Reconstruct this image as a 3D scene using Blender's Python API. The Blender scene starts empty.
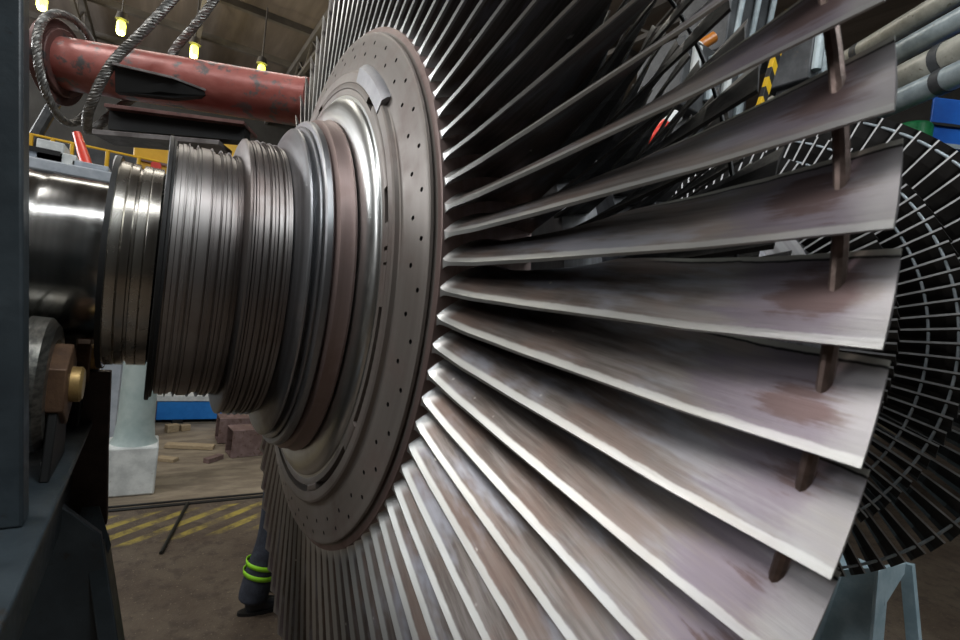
import bpy, bmesh, math, random
from mathutils import Vector, Matrix
random.seed(7)
PI = math.pi
C = bpy.context.scene.collection
R = 0.88                      # radius of the big disc, metres
ZA = 2.40                     # height of the rotor axis above the floor

# ------------------------------------------------------------------ camera
F = 508.0
RGT = Vector((0.83866, -0.53197, 0.11685)); DWN = Vector((0.08555, -0.08322, -0.99285)); FWD = Vector((0.53789, 0.84267, -0.02428))
CAM = Vector((-0.58365*R, -2.17396*R, ZA-0.0041*R))
cd = bpy.data.cameras.new('camera'); cam = bpy.data.objects.new('camera', cd); C.objects.link(cam)
m3 = Matrix((RGT, -DWN, -FWD)).transposed()
cam.matrix_world = Matrix.Translation(CAM) @ m3.to_4x4()
cd.sensor_width = 36; cd.lens = F/960*36; cd.clip_start = 0.02; cd.clip_end = 200
cd.dof.use_dof = True; cd.dof.focus_distance = 2.0; cd.dof.aperture_fstop = 6.3
bpy.context.scene.camera = cam

def at(px, py, X=None, Y=None, Z=None, t=None):
    """the place in the hall that lies on the sight line of a spot of the photograph, on a given plane"""
    d = RGT*((px-480)/F) + DWN*((py-320)/F) + FWD
    if X is not None: t = (X-CAM.x)/d.x
    if Y is not None: t = (Y-CAM.y)/d.y
    if Z is not None: t = (Z-CAM.z)/d.z
    return CAM + d*t

# ------------------------------------------------------------------ materials
def new_mat(name):
    m = bpy.data.materials.new(name); m.use_nodes = True
    nt = m.node_tree; b = nt.nodes['Principled BSDF']
    return m, nt, b
def N(nt, typ, **kw):
    n = nt.nodes.new(typ)
    for k, v in kw.items():
        if k in n.inputs: n.inputs[k].default_value = v
        else: setattr(n, k, v)
    return n
def L(nt, a, b): nt.links.new(a, b)
def math_(nt, op, a, b=None, clamp=False):
    n = nt.nodes.new('ShaderNodeMath'); n.operation = op; n.use_clamp = clamp
    for i, v in enumerate((a, b)):
        if v is None: continue
        if isinstance(v, (int, float)): n.inputs[i].default_value = v
        else: nt.links.new(v, n.inputs[i])
    return n.outputs[0]
def mixc(nt, f, a, b, mode='MIX'):
    n = nt.nodes.new('ShaderNodeMix'); n.data_type = 'RGBA'; n.blend_type = mode
    for i, v in ((0, f), (6, a), (7, b)):
        if isinstance(v, (int, float)): n.inputs[i].default_value = v
        elif isinstance(v, tuple): n.inputs[i].default_value = (*v, 1)
        else: nt.links.new(v, n.inputs[i])
    return n.outputs[2]
def smooth(nt, v, lo, hi):
    n = nt.nodes.new('ShaderNodeMapRange'); n.interpolation_type = 'SMOOTHSTEP'
    nt.links.new(v, n.inputs[0]); n.inputs[1].default_value = lo; n.inputs[2].default_value = hi
    return n.outputs[0]
def worn(name, c1, c2, rough=0.5, metal=0.0, scale=6.0, bump=0.15, spots=None, spot_amt=0.55, stretch=(1, 1, 1), rough_var=0.15):
    """painted / cast / dusty surface: two tones in cloudy noise, optional stain colour"""
    m, nt, b = new_mat(name)
    tc = N(nt, 'ShaderNodeTexCoord'); mp = N(nt, 'ShaderNodeMapping'); mp.inputs['Scale'].default_value = stretch
    L(nt, tc.outputs['Object'], mp.inputs[0])
    n1 = N(nt, 'ShaderNodeTexNoise', Scale=scale, Detail=7.0, Roughness=0.62); L(nt, mp.outputs[0], n1.inputs['Vector'])
    n2 = N(nt, 'ShaderNodeTexNoise', Scale=scale*5, Detail=4.0, Roughness=0.6); L(nt, mp.outputs[0], n2.inputs['Vector'])
    col = mixc(nt, smooth(nt, n1.outputs[0], 0.35, 0.68), c1, c2)
    if spots:
        n3 = N(nt, 'ShaderNodeTexNoise', Scale=scale*1.7, Detail=8.0, Roughness=0.7); L(nt, tc.outputs['Object'], n3.inputs['Vector'])
        col = mixc(nt, smooth(nt, n3.outputs[0], spot_amt, spot_amt+0.08), col, spots)
    L(nt, col, b.inputs['Base Color']); b.inputs['Metallic'].default_value = metal
    r = math_(nt, 'ADD', math_(nt, 'MULTIPLY', math_(nt, 'SUBTRACT', n2.outputs[0], 0.5), rough_var*2), rough, True)
    L(nt, r, b.inputs['Roughness'])
    bp = N(nt, 'ShaderNodeBump', Strength=bump, Distance=0.01); L(nt, n2.outputs[0], bp.inputs['Height']); L(nt, bp.outputs[0], b.inputs['Normal'])
    return m
def turned(name, c1, c2, rough=0.3, freq=70.0, metal=1.0, bump=0.08, stain=(0.20, 0.16, 0.13), stain_amt=0.6, soft=0.1):
    """lathe-turned metal: bands that follow the axis (X) and the radius, with stains"""
    m, nt, b = new_mat(name)
    tc = N(nt, 'ShaderNodeTexCoord'); sp = N(nt, 'ShaderNodeSeparateXYZ'); L(nt, tc.outputs['Object'], sp.inputs[0])
    rad = math_(nt, 'SQRT', math_(nt, 'ADD', math_(nt, 'MULTIPLY', sp.outputs[1], sp.outputs[1]), math_(nt, 'MULTIPLY', sp.outputs[2], sp.outputs[2])))
    cb = N(nt, 'ShaderNodeCombineXYZ'); L(nt, math_(nt, 'MULTIPLY', sp.outputs[0], freq), cb.inputs[0]); L(nt, math_(nt, 'MULTIPLY', rad, freq), cb.inputs[1])
    n1 = N(nt, 'ShaderNodeTexNoise', Scale=1.0, Detail=3.0, Roughness=0.55); L(nt, cb.outputs[0], n1.inputs['Vector'])
    n2 = N(nt, 'ShaderNodeTexNoise', Scale=5.0, Detail=7.0, Roughness=0.65); L(nt, tc.outputs['Object'], n2.inputs['Vector'])
    n3 = N(nt, 'ShaderNodeTexNoise', Scale=60.0, Detail=4.0); L(nt, tc.outputs['Object'], n3.inputs['Vector'])
    col = mixc(nt, smooth(nt, n1.outputs[0], 0.32, 0.68), c1, c2)
    col = mixc(nt, math_(nt, 'MULTIPLY', smooth(nt, n2.outputs[0], 0.45, 0.72), stain_amt), col, stain)
    L(nt, col, b.inputs['Base Color']); b.inputs['Metallic'].default_value = metal
    r = math_(nt, 'ADD', rough-soft, math_(nt, 'MULTIPLY', n1.outputs[0], soft*1.2))
    r = math_(nt, 'ADD', r, math_(nt, 'MULTIPLY', smooth(nt, n2.outputs[0], 0.45, 0.75), 0.14), True)
    L(nt, r, b.inputs['Roughness'])
    h = math_(nt, 'ADD', n1.outputs[0], math_(nt, 'MULTIPLY', n3.outputs[0], 0.5))
    bp = N(nt, 'ShaderNodeBump', Strength=bump, Distance=0.004); L(nt, h, bp.inputs['Height']); L(nt, bp.outputs[0], b.inputs['Normal'])
    return m
def plain(name, c, rough=0.5, metal=0.0, emit=None, es=0.0):
    m, nt, b = new_mat(name)
    tc = N(nt, 'ShaderNodeTexCoord'); n1 = N(nt, 'ShaderNodeTexNoise', Scale=9.0, Detail=5.0); L(nt, tc.outputs['Object'], n1.inputs['Vector'])
    L(nt, mixc(nt, n1.outputs[0], tuple(x*0.75 for x in c), tuple(min(1, x*1.2) for x in c)), b.inputs['Base Color'])
    b.inputs['Roughness'].default_value = rough; b.inputs['Metallic'].default_value = metal
    if emit: b.inputs['Emission Color'].default_value = (*emit, 1); b.inputs['Emission Strength'].default_value = es
    return m

def blade_material():
    m, nt, b = new_mat('blade_steel')
    uv = N(nt, 'ShaderNodeUVMap'); sp = N(nt, 'ShaderNodeSeparateXYZ'); L(nt, uv.outputs[0], sp.inputs[0])
    u, v = sp.outputs[0], sp.outputs[1]
    oi = N(nt, 'ShaderNodeObjectInfo'); rnd = math_(nt, 'MULTIPLY', oi.outputs['Random'], 37.0)
    def noise(su, sv, det=6.0, off=0.0, rough=0.6):
        cb = N(nt, 'ShaderNodeCombineXYZ'); L(nt, math_(nt, 'MULTIPLY', u, su), cb.inputs[0]); L(nt, math_(nt, 'MULTIPLY', v, sv), cb.inputs[1])
        L(nt, math_(nt, 'ADD', rnd, off), cb.inputs[2])
        n = N(nt, 'ShaderNodeTexNoise', Scale=1.0, Detail=det, Roughness=rough); L(nt, cb.outputs[0], n.inputs['Vector']); return n.outputs[0]
    streak = noise(5, 15, 6, 0, 0.62); cloud = noise(5, 1.6, 5, 9); fine = noise(14, 90, 4, 3)
    col = mixc(nt, smooth(nt, streak, 0.34, 0.66), (0.115, 0.096, 0.086), (0.215, 0.193, 0.182))
    col = mixc(nt, math_(nt, 'MULTIPLY', smooth(nt, cloud, 0.42, 0.66), 0.6), col, (0.21, 0.145, 0.12))
    blue = noise(3.2, 2.2, 4, 17)
    col = mixc(nt, math_(nt, 'MULTIPLY', smooth(nt, blue, 0.5, 0.66), 0.65), col, (0.33, 0.345, 0.40))
    col = mixc(nt, math_(nt, 'MULTIPLY', smooth(nt, u, 0.45, 0.95), 0.45), col, (0.33, 0.31, 0.30))
    spot = math_(nt, 'MULTIPLY', smooth(nt, noise(16, 5, 2, 21), 0.70, 0.76), math_(nt, 'SUBTRACT', 1.0, smooth(nt, u, 0.35, 0.5)))  # painted glints: pale spots standing for lamp reflections on the inner blade
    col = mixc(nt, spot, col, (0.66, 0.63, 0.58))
    # heat tint round the wire hole near the tip
    du = math_(nt, 'MULTIPLY', math_(nt, 'SUBTRACT', u, 0.905), 8.0); dv = math_(nt, 'MULTIPLY', math_(nt, 'SUBTRACT', v, 0.52), 1.9)
    rr = math_(nt, 'ADD', math_(nt, 'SQRT', math_(nt, 'ADD', math_(nt, 'MULTIPLY', du, du), math_(nt, 'MULTIPLY', dv, dv))), math_(nt, 'MULTIPLY', math_(nt, 'ADD', math_(nt, 'SUBTRACT', cloud, 0.5), math_(nt, 'MULTIPLY', math_(nt, 'SUBTRACT', streak, 0.5), 0.5)), 2.6))
    inner = math_(nt, 'SUBTRACT', 1.0, smooth(nt, rr, 0.25, 0.62)); outer = math_(nt, 'SUBTRACT', 1.0, smooth(nt, rr, 0.65, 1.45))
    col = mixc(nt, math_(nt, 'MULTIPLY', outer, 0.85), col, (0.205, 0.175, 0.21))
    col = mixc(nt, math_(nt, 'MULTIPLY', inner, 0.85), col, (0.12, 0.078, 0.072))
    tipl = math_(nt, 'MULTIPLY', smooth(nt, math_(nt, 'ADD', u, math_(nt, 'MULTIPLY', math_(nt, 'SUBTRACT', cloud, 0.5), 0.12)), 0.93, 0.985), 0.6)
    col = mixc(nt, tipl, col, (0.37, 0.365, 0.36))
    # wear: ground strip along the outlet edge, bright root, loose shield strip on the inlet edge
    wob = math_(nt, 'MULTIPLY', math_(nt, 'SUBTRACT', noise(22, 3, 5, 5), 0.5), 0.07)
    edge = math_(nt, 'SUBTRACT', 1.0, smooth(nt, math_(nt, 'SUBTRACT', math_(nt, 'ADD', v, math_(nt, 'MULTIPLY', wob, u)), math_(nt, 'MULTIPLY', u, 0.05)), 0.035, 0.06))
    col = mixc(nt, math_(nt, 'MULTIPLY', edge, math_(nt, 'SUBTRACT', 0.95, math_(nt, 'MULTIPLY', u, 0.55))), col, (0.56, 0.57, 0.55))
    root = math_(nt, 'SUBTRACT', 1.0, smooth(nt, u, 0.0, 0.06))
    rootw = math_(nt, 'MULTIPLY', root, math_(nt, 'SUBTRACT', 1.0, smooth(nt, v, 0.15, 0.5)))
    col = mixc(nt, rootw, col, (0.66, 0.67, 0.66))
    line = math_(nt, 'ABSOLUTE', math_(nt, 'SUBTRACT', math_(nt, 'ADD', v, math_(nt, 'MULTIPLY', wob, 1.0)), 0.925))
    line = math_(nt, 'MULTIPLY', math_(nt, 'SUBTRACT', 1.0, smooth(nt, line, 0.006, 0.022)), smooth(nt, u, 0.5, 0.62))
    shield = math_(nt, 'MULTIPLY', smooth(nt, v, 0.93, 0.95), smooth(nt, u, 0.5, 0.62))
    col = mixc(nt, math_(nt, 'MULTIPLY', shield, 0.7), col, (0.55, 0.55, 0.48))
    col = mixc(nt, line, col, (0.03, 0.03, 0.028))
    L(nt, col, b.inputs['Base Color']); b.inputs['Metallic'].default_value = 0.85
    r = math_(nt, 'ADD', 0.27, math_(nt, 'MULTIPLY', fine, 0.22)); r = math_(nt, 'ADD', r, math_(nt, 'MULTIPLY', cloud, 0.14))
    r = math_(nt, 'SUBTRACT', r, math_(nt, 'MULTIPLY', math_(nt, 'MAXIMUM', edge, rootw), 0.06), True)
    L(nt, r, b.inputs['Roughness'])
    bp = N(nt, 'ShaderNodeBump', Strength=0.12, Distance=0.004); L(nt, math_(nt, 'ADD', streak, math_(nt, 'MULTIPLY', fine, 0.4)), bp.inputs['Height']); L(nt, bp.outputs[0], b.inputs['Normal'])
    return m

M = {}
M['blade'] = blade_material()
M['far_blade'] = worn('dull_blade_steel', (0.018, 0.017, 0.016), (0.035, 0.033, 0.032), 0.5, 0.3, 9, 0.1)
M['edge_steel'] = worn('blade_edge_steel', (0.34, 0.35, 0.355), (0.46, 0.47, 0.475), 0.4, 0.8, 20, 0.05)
M['journal'] = turned('journal_steel', (0.33, 0.33, 0.32), (0.46, 0.455, 0.44), 0.22, 26, 1.0, 0.02, (0.22, 0.18, 0.14), 0.45)
M['collar'] = turned('collar_steel', (0.32, 0.30, 0.27), (0.46, 0.44, 0.40), 0.29, 40, 1.0, 0.02, (0.22, 0.17, 0.12), 0.5)
M['drum'] = turned('seal_drum_steel', (0.17, 0.15, 0.145), (0.31, 0.29, 0.28), 0.40, 9, 0.9, 0.01, (0.19, 0.14, 0.125), 0.55)
M['ring'] = turned('ring_steel', (0.24, 0.24, 0.25), (0.40, 0.41, 0.43), 0.40, 22, 0.9, 0.03, (0.20, 0.16, 0.15), 0.5)
M['disc'] = turned('disc_steel', (0.20, 0.175, 0.158), (0.26, 0.236, 0.215), 0.50, 14, 0.45, 0.05, (0.20, 0.145, 0.13), 0.6)
M['fillet'] = turned('polished_fillet', (0.46, 0.47, 0.46), (0.62, 0.63, 0.62), 0.33, 22, 1.0, 0.03, (0.38, 0.35, 0.32), 0.4)
M['plate'] = worn('pale_grey_plate', (0.30, 0.30, 0.32), (0.38, 0.38, 0.40), 0.45, 0.6, 8, 0.05)
M['rim'] = turned('rim_steel', (0.26, 0.19, 0.175), (0.34, 0.26, 0.245), 0.48, 30, 0.6, 0.1, (0.18, 0.11, 0.095), 0.6)
M['black'] = plain('black_oily_steel', (0.018, 0.018, 0.018), 0.55, 0.4)
M['wire'] = worn('wire_steel', (0.13, 0.095, 0.08), (0.24, 0.17, 0.15), 0.45, 0.7, 30, 0.1)
M['far_wire'] = worn('far_wire_steel', (0.22, 0.26, 0.28), (0.34, 0.38, 0.41), 0.45, 0.6, 30, 0.1)
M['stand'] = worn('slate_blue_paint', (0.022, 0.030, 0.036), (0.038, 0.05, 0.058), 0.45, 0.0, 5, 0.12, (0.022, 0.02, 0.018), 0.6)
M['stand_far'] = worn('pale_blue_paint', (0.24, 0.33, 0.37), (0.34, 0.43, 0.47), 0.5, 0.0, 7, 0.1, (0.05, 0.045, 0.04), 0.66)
M['roller'] = turned('roller_steel', (0.14, 0.14, 0.13), (0.30, 0.29, 0.26), 0.38, 80, 0.9, 0.08)
M['nut'] = worn('rusty_nut', (0.10, 0.055, 0.033), (0.16, 0.09, 0.05), 0.55, 0.4, 20, 0.15, (0.10, 0.07, 0.06), 0.6)
M['brass'] = worn('brass_end', (0.42, 0.27, 0.10), (0.55, 0.37, 0.15), 0.4, 0.6, 20, 0.08)
M['red'] = worn('chipped_red_paint', (0.30, 0.075, 0.06), (0.46, 0.16, 0.135), 0.34, 0.1, 4, 0.12, (0.13, 0.115, 0.11), 0.52, (0.6, 1, 1))
M['red_dark'] = worn('dirty_red_steel', (0.10, 0.04, 0.035), (0.16, 0.08, 0.07), 0.5, 0.2, 6, 0.12, (0.05, 0.045, 0.045), 0.55)
M['fin_edge'] = worn('dusty_dark_steel', (0.10, 0.085, 0.08), (0.20, 0.18, 0.175), 0.5, 0.3, 9, 0.1)
M['rope'] = worn('wire_rope_steel', (0.17, 0.165, 0.155), (0.33, 0.32, 0.30), 0.45, 0.6, 25, 0.1)
M['column'] = worn('grey_green_column_paint', (0.36, 0.45, 0.44), (0.48, 0.56, 0.54), 0.55, 0.0, 4, 0.08, (0.30, 0.44, 0.28), 0.66)
M['white'] = worn('whitewash', (0.55, 0.57, 0.56), (0.80, 0.82, 0.80), 0.75, 0.0, 5, 0.15, (0.42, 0.40, 0.36), 0.63)
M['blue'] = worn('blue_paint', (0.015, 0.19, 0.62), (0.03, 0.26, 0.75), 0.45, 0.0, 4, 0.06, (0.45, 0.58, 0.72), 0.7)
M['blue_dark'] = worn('blue_cabin_paint', (0.005, 0.075, 0.36), (0.01, 0.11, 0.46), 0.4, 0.0, 3, 0.05)
M['rust'] = worn('rusty_purple_steel', (0.15, 0.095, 0.085), (0.24, 0.165, 0.155), 0.6, 0.2, 8, 0.2, (0.11, 0.065, 0.045), 0.55)
M['rust_dark'] = worn('dark_rusty_steel', (0.045, 0.03, 0.028), (0.085, 0.058, 0.052), 0.6, 0.2, 8, 0.2)
M['timber'] = worn('dusty_timber', (0.30, 0.22, 0.13), (0.42, 0.33, 0.21), 0.8, 0.0, 6, 0.2, None, 0.5, (1, 12, 12))
M['rod'] = plain('dark_rod', (0.035, 0.035, 0.03), 0.5, 0.6)
M['yellow'] = worn('yellow_crane_paint', (0.72, 0.40, 0.012), (0.82, 0.48, 0.02), 0.45, 0.0, 3, 0.05, (0.40, 0.24, 0.03), 0.68)
M['pale'] = worn('pale_machine_paint', (0.33, 0.37, 0.42), (0.47, 0.51, 0.56), 0.5, 0.0, 5, 0.1, (0.15, 0.15, 0.15), 0.66)
M['casing'] = worn('dark_casing_paint', (0.04, 0.042, 0.045), (0.075, 0.078, 0.082), 0.5, 0.2, 5, 0.12, (0.10, 0.075, 0.05), 0.62)
M['pipe'] = worn('grey_pipe_cladding', (0.26, 0.31, 0.33), (0.40, 0.46, 0.48), 0.33, 0.15, 6, 0.08, (0.22, 0.19, 0.15), 0.62)
M['pipe2'] = worn('cream_pipe_lagging', (0.34, 0.33, 0.28), (0.48, 0.47, 0.41), 0.38, 0.1, 7, 0.1, (0.17, 0.15, 0.11), 0.58)
M['green'] = worn('green_drum_paint', (0.01, 0.16, 0.05), (0.02, 0.24, 0.08), 0.4, 0.0, 5, 0.05)
M['skin'] = plain('skin', (0.30, 0.17, 0.11), 0.55)
M['navy'] = worn('navy_workwear', (0.022, 0.026, 0.038), (0.04, 0.047, 0.066), 0.85, 0.0, 14, 0.5)
M['hivis'] = plain('lime_reflective_tape', (0.36, 0.85, 0.03), 0.45)
M['boot'] = plain('black_leather', (0.016, 0.018, 0.022), 0.3)
M['lamp'] = plain('lit_lamp', (0.8, 0.8, 0.6), 0.5, 0, (0.95, 0.95, 0.07), 5.0)
M['beacon'] = plain('red_lamp_plastic', (0.75, 0.06, 0.04), 0.3)
M['ceiling'] = worn('brown_roof_sheet', (0.16, 0.132, 0.112), (0.23, 0.195, 0.168), 0.8, 0.0, 0.6, 0.2, None, 0.5, (3, 0.3, 1))
M['girder'] = worn('dark_girder', (0.10, 0.09, 0.08), (0.16, 0.145, 0.13), 0.6, 0.0, 1, 0.1)
M['wall'] = worn('dim_wall', (0.028, 0.026, 0.023), (0.05, 0.047, 0.042), 0.8, 0.0, 0.5, 0.2)

def hazard_mat():
    m, nt, b = new_mat('yellow_black_hazard')
    tc = N(nt, 'ShaderNodeTexCoord'); sp = N(nt, 'ShaderNodeSeparateXYZ'); L(nt, tc.outputs['Object'], sp.inputs[0])
    s = math_(nt, 'FRACT', math_(nt, 'MULTIPLY', math_(nt, 'ADD', sp.outputs[2], math_(nt, 'MULTIPLY', sp.outputs[0], 0.9)), 4.2))
    L(nt, mixc(nt, math_(nt, 'GREATER_THAN', s, 0.5), (0.75, 0.46, 0.01), (0.015, 0.015, 0.015)), b.inputs['Base Color']); b.inputs['Roughness'].default_value = 0.45
    return m
M['hazard'] = hazard_mat()

def floor_mat():
    m, nt, b = new_mat('dirty_workshop_floor')
    tc = N(nt, 'ShaderNodeTexCoord'); P = tc.outputs['Object']; sp = N(nt, 'ShaderNodeSeparateXYZ'); L(nt, P, sp.inputs[0])
    def nz(s, d=7, r=0.65, st=None):
        n = N(nt, 'ShaderNodeTexNoise', Scale=s, Detail=float(d), Roughness=r)
        if st:
            mp = N(nt, 'ShaderNodeMapping'); mp.inputs['Scale'].default_value = st; L(nt, P, mp.inputs[0]); L(nt, mp.outputs[0], n.inputs['Vector'])
        else: L(nt, P, n.inputs['Vector'])
        return n.outputs[0]
    a, c, f = nz(1.3), nz(7), nz(45, 5)
    col = mixc(nt, smooth(nt, a, 0.35, 0.65), (0.07, 0.048, 0.033), (0.115, 0.088, 0.062))
    col = mixc(nt, math_(nt, 'MULTIPLY', smooth(nt, c, 0.5, 0.62), 0.7), col, (0.05, 0.035, 0.026))
    col = mixc(nt, math_(nt, 'MULTIPLY', smooth(nt, f, 0.60, 0.68), 0.7), col, (0.27, 0.22, 0.16))
    # dust lane beyond the rail groove
    lane = smooth(nt, sp.outputs[1], 4.0, 4.25)
    col = mixc(nt, math_(nt, 'MULTIPLY', lane, 0.75), col, mixc(nt, smooth(nt, nz(2.2, 6, 0.6, (1, 3, 1)), 0.4, 0.62), (0.20, 0.16, 0.115), (0.32, 0.265, 0.19)))
    # worn yellow hatching between two lines
    h = math_(nt, 'FRACT', math_(nt, 'MULTIPLY', math_(nt, 'ADD', sp.outputs[1], math_(nt, 'MULTIPLY', sp.outputs[0], -0.71)), 4.0))
    hatch = math_(nt, 'MULTIPLY', smooth(nt, h, 0.40, 0.48), math_(nt, 'SUBTRACT', 1.0, smooth(nt, h, 0.80, 0.90)))
    band = math_(nt, 'MULTIPLY', smooth(nt, sp.outputs[1], 3.22, 3.30), math_(nt, 'SUBTRACT', 1.0, smooth(nt, sp.outputs[1], 3.88, 3.94)))
    hx = math_(nt, 'MULTIPLY', smooth(nt, sp.outputs[0], -3, -2.9), math_(nt, 'SUBTRACT', 1.0, smooth(nt, sp.outputs[0], 3, 3.1)))
    wear = math_(nt, 'SUBTRACT', 1.0, math_(nt, 'MULTIPLY', smooth(nt, nz(4, 8, 0.75), 0.40, 0.60), 0.9))
    col = mixc(nt, math_(nt, 'MULTIPLY', math_(nt, 'MULTIPLY', math_(nt, 'MULTIPLY', hatch, band), hx), wear), col, (0.34, 0.265, 0.05))
    L(nt, col, b.inputs['Base Color'])
    L(nt, math_(nt, 'ADD', 0.45, math_(nt, 'MULTIPLY', c, 0.35)), b.inputs['Roughness'])
    bp = N(nt, 'ShaderNodeBump', Strength=0.35, Distance=0.02); L(nt, math_(nt, 'ADD', c, math_(nt, 'MULTIPLY', f, 0.6)), bp.inputs['Height']); L(nt, bp.outputs[0], b.inputs['Normal'])
    return m
M['floor'] = floor_mat()

# ------------------------------------------------------------------ mesh helpers
class MB:
    def __init__(s): s.v = []; s.f = []; s.mi = []; s.uv = None
    def add(s, vs, fs, mi=0):
        o = len(s.v); s.v += [tuple(p) for p in vs]; s.f += [tuple(i+o for i in q) for q in fs]; s.mi += [mi]*len(fs)
    def box(s, c, d, rot=None, mi=0):
        c = Vector(c); h = Vector(d)/2; vs = []
        for x in (-1, 1):
            for y in (-1, 1):
                for z in (-1, 1):
                    p = Vector((x*h.x, y*h.y, z*h.z)); vs.append(c+(rot @ p if rot else p))
        s.add(vs, [(0, 1, 3, 2), (4, 6, 7, 5), (0, 4, 5, 1), (2, 3, 7, 6), (0, 2, 6, 4), (1, 5, 7, 3)], mi)
    def bar(s, a, b, w, h, up=(0, 0, 1), mi=0):
        a, b = Vector(a), Vector(b); d = (b-a); l = d.length; x = d.normalized(); u = Vector(up)
        y = u.cross(x)
        y = y.normalized() if y.length > 1e-4 else Vector((0, 1, 0)).cross(x).normalized()
        z = x.cross(y); s.box((a+b)/2, (l, w, h), Matrix((x, y, z)).transposed(), mi)
    def tube(s, pts, r, n=12, caps=True, mi=0, closed=False):
        pts = [Vector(p) for p in pts]; K = len(pts); rs = r if isinstance(r, (list, tuple)) else [r]*K
        rings = []; ref = None
        for i, p in enumerate(pts):
            if closed: d = pts[(i+1) % K]-pts[i-1]
            else: d = pts[min(i+1, K-1)]-pts[max(i-1, 0)]
            d.normalize()
            if ref is None: ref = d.orthogonal().normalized()
            ref = (ref-d*ref.dot(d)).normalized(); q = d.cross(ref)
            rings.append([p+(ref*math.cos(2*PI*k/n)+q*math.sin(2*PI*k/n))*rs[i] for k in range(n)])
        vs = [v for g in rings for v in g]; fs = []
        for i in range(K if closed else K-1):
            j = (i+1) % K
            for k in range(n): fs.append((i*n+k, i*n+(k+1) % n, j*n+(k+1) % n, j*n+k))
        if caps and not closed: fs += [tuple(reversed(range(n))), tuple((K-1)*n+k for k in range(n))]
        s.add(vs, fs, mi)
    def prism(s, poly, off, mi=0):
        """planar polygon pushed out by a vector"""
        n = len(poly); off = Vector(off); vs = [Vector(p) for p in poly]+[Vector(p)+off for p in poly]
        s.add(vs, [tuple(range(n)), tuple(reversed(range(n, 2*n)))]+[(i, i+n, (i+1) % n+n, (i+1) % n) for i in range(n)], mi)
    def lathe(s, prof, n=192, mi=0, a0=0.0, a1=2*PI, scale=1.0):
        """profile of (x along the axis, radius) turned round the X axis"""
        full = abs(a1-a0-2*PI) < 1e-6; m = n if full else n+1; K = len(prof)
        vs = []
        for k in range(m):
            a = a0+(a1-a0)*k/n
            for x, r in prof: vs.append((x*scale, -r*scale*math.cos(a), r*scale*math.sin(a)))
        fs = []
        for k in range(n):
            j = (k+1) % m
            for i in range(K-1): fs.append((k*K+i, k*K+i+1, j*K+i+1, j*K+i))
        if not full: fs += [tuple(range(K)), tuple((m-1)*K+i for i in reversed(range(K)))]
        s.add(vs, fs, mi)
    def mesh(s, name, mats, sm=35.0):
        me = bpy.data.meshes.new(name); me.from_pydata(s.v, [], s.f)
        for m in (mats if isinstance(mats, (list, tuple)) else [mats]): me.materials.append(m)
        me.polygons.foreach_set('material_index', s.mi)
        bm = bmesh.new(); bm.from_mesh(me); bmesh.ops.recalc_face_normals(bm, faces=bm.faces[:]); bm.to_mesh(me); bm.free()
        if sm:
            me.polygons.foreach_set('use_smooth', [True]*len(me.polygons)); me.set_sharp_from_angle(angle=math.radians(sm))
        me.update(); return me
    def build(s, name, mats, parent=None, sm=35.0, bevel=0.0, loc=None):
        if loc is not None:
            s.v = [(p[0]-loc[0], p[1]-loc[1], p[2]-loc[2]) for p in s.v]
        o = bpy.data.objects.new(name, s.mesh(name, mats, sm)); C.objects.link(o)
        if loc is not None: o.location = loc
        if parent: o.parent = parent
        if bevel:
            b = o.modifiers.new('bevel', 'BEVEL'); b.width = bevel; b.segments = 2; b.limit_method = 'ANGLE'; b.angle_limit = math.radians(40)
        return o
def tag(o, label=None, cat=None, group=None, kind=None):
    for k, v in (('label', label), ('category', cat), ('group', group), ('kind', kind)):
        if v: o[k] = v
    return o
def thing(name, label, cat, loc=(0, 0, 0), group=None):
    o = bpy.data.objects.new(name, None); o.empty_display_size = 0.1; C.objects.link(o); o.location = loc
    return tag(o, label, cat, group)
class Local(MB):
    """mesh given in hall coordinates, stored relative to its thing's own origin"""
    def put(s, name, mats, parent, **k):
        l = parent.location; g = parent
        while g.parent: g = g.parent; l = l+g.location
        s.v = [(p[0]-l.x, p[1]-l.y, p[2]-l.z) for p in s.v]
        return s.build(name, mats, parent, **k)

# ------------------------------------------------------------------ the rotor
rotor = thing('turbine_rotor', 'huge steel turbine rotor with long fanned blades lying across the workshop', 'turbine rotor', (0, 0, ZA))
def lathe_part(name, prof, mat, parent=rotor, n=192, sm=35.0):
    b = MB(); b.lathe(prof, n, scale=R); return b.build(name, mat, parent, sm)
# journal end
lathe_part('journal', [(-2.25, 0.0), (-2.25, 0.20), (-1.75, 0.20), (-1.74, 0.266), (-0.95, 0.266), (-0.94, 0.262), (-0.90, 0.262), (-0.89, 0.267), (-0.72, 0.267)], M['journal'])
lathe_part('oil_collar', [(-0.728, 0.26), (-0.730, 0.352), (-0.727, 0.362), (-0.718, 0.362), (-0.714, 0.350), (-0.690, 0.3485), (-0.688, 0.345), (-0.684, 0.3485), (-0.664, 0.3485), (-0.661, 0.337), (-0.655, 0.337), (-0.652, 0.3485), (-0.630, 0.3485), (-0.628, 0.346), (-0.625, 0.3485), (-0.597, 0.3485), (-0.594, 0.335), (-0.585, 0.33)], M['collar'])
lathe_part('oil_thrower', [(-0.7165, 0.355), (-0.7165, 0.363), (-0.731, 0.363), (-0.731, 0.262)], M['black'])
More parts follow.
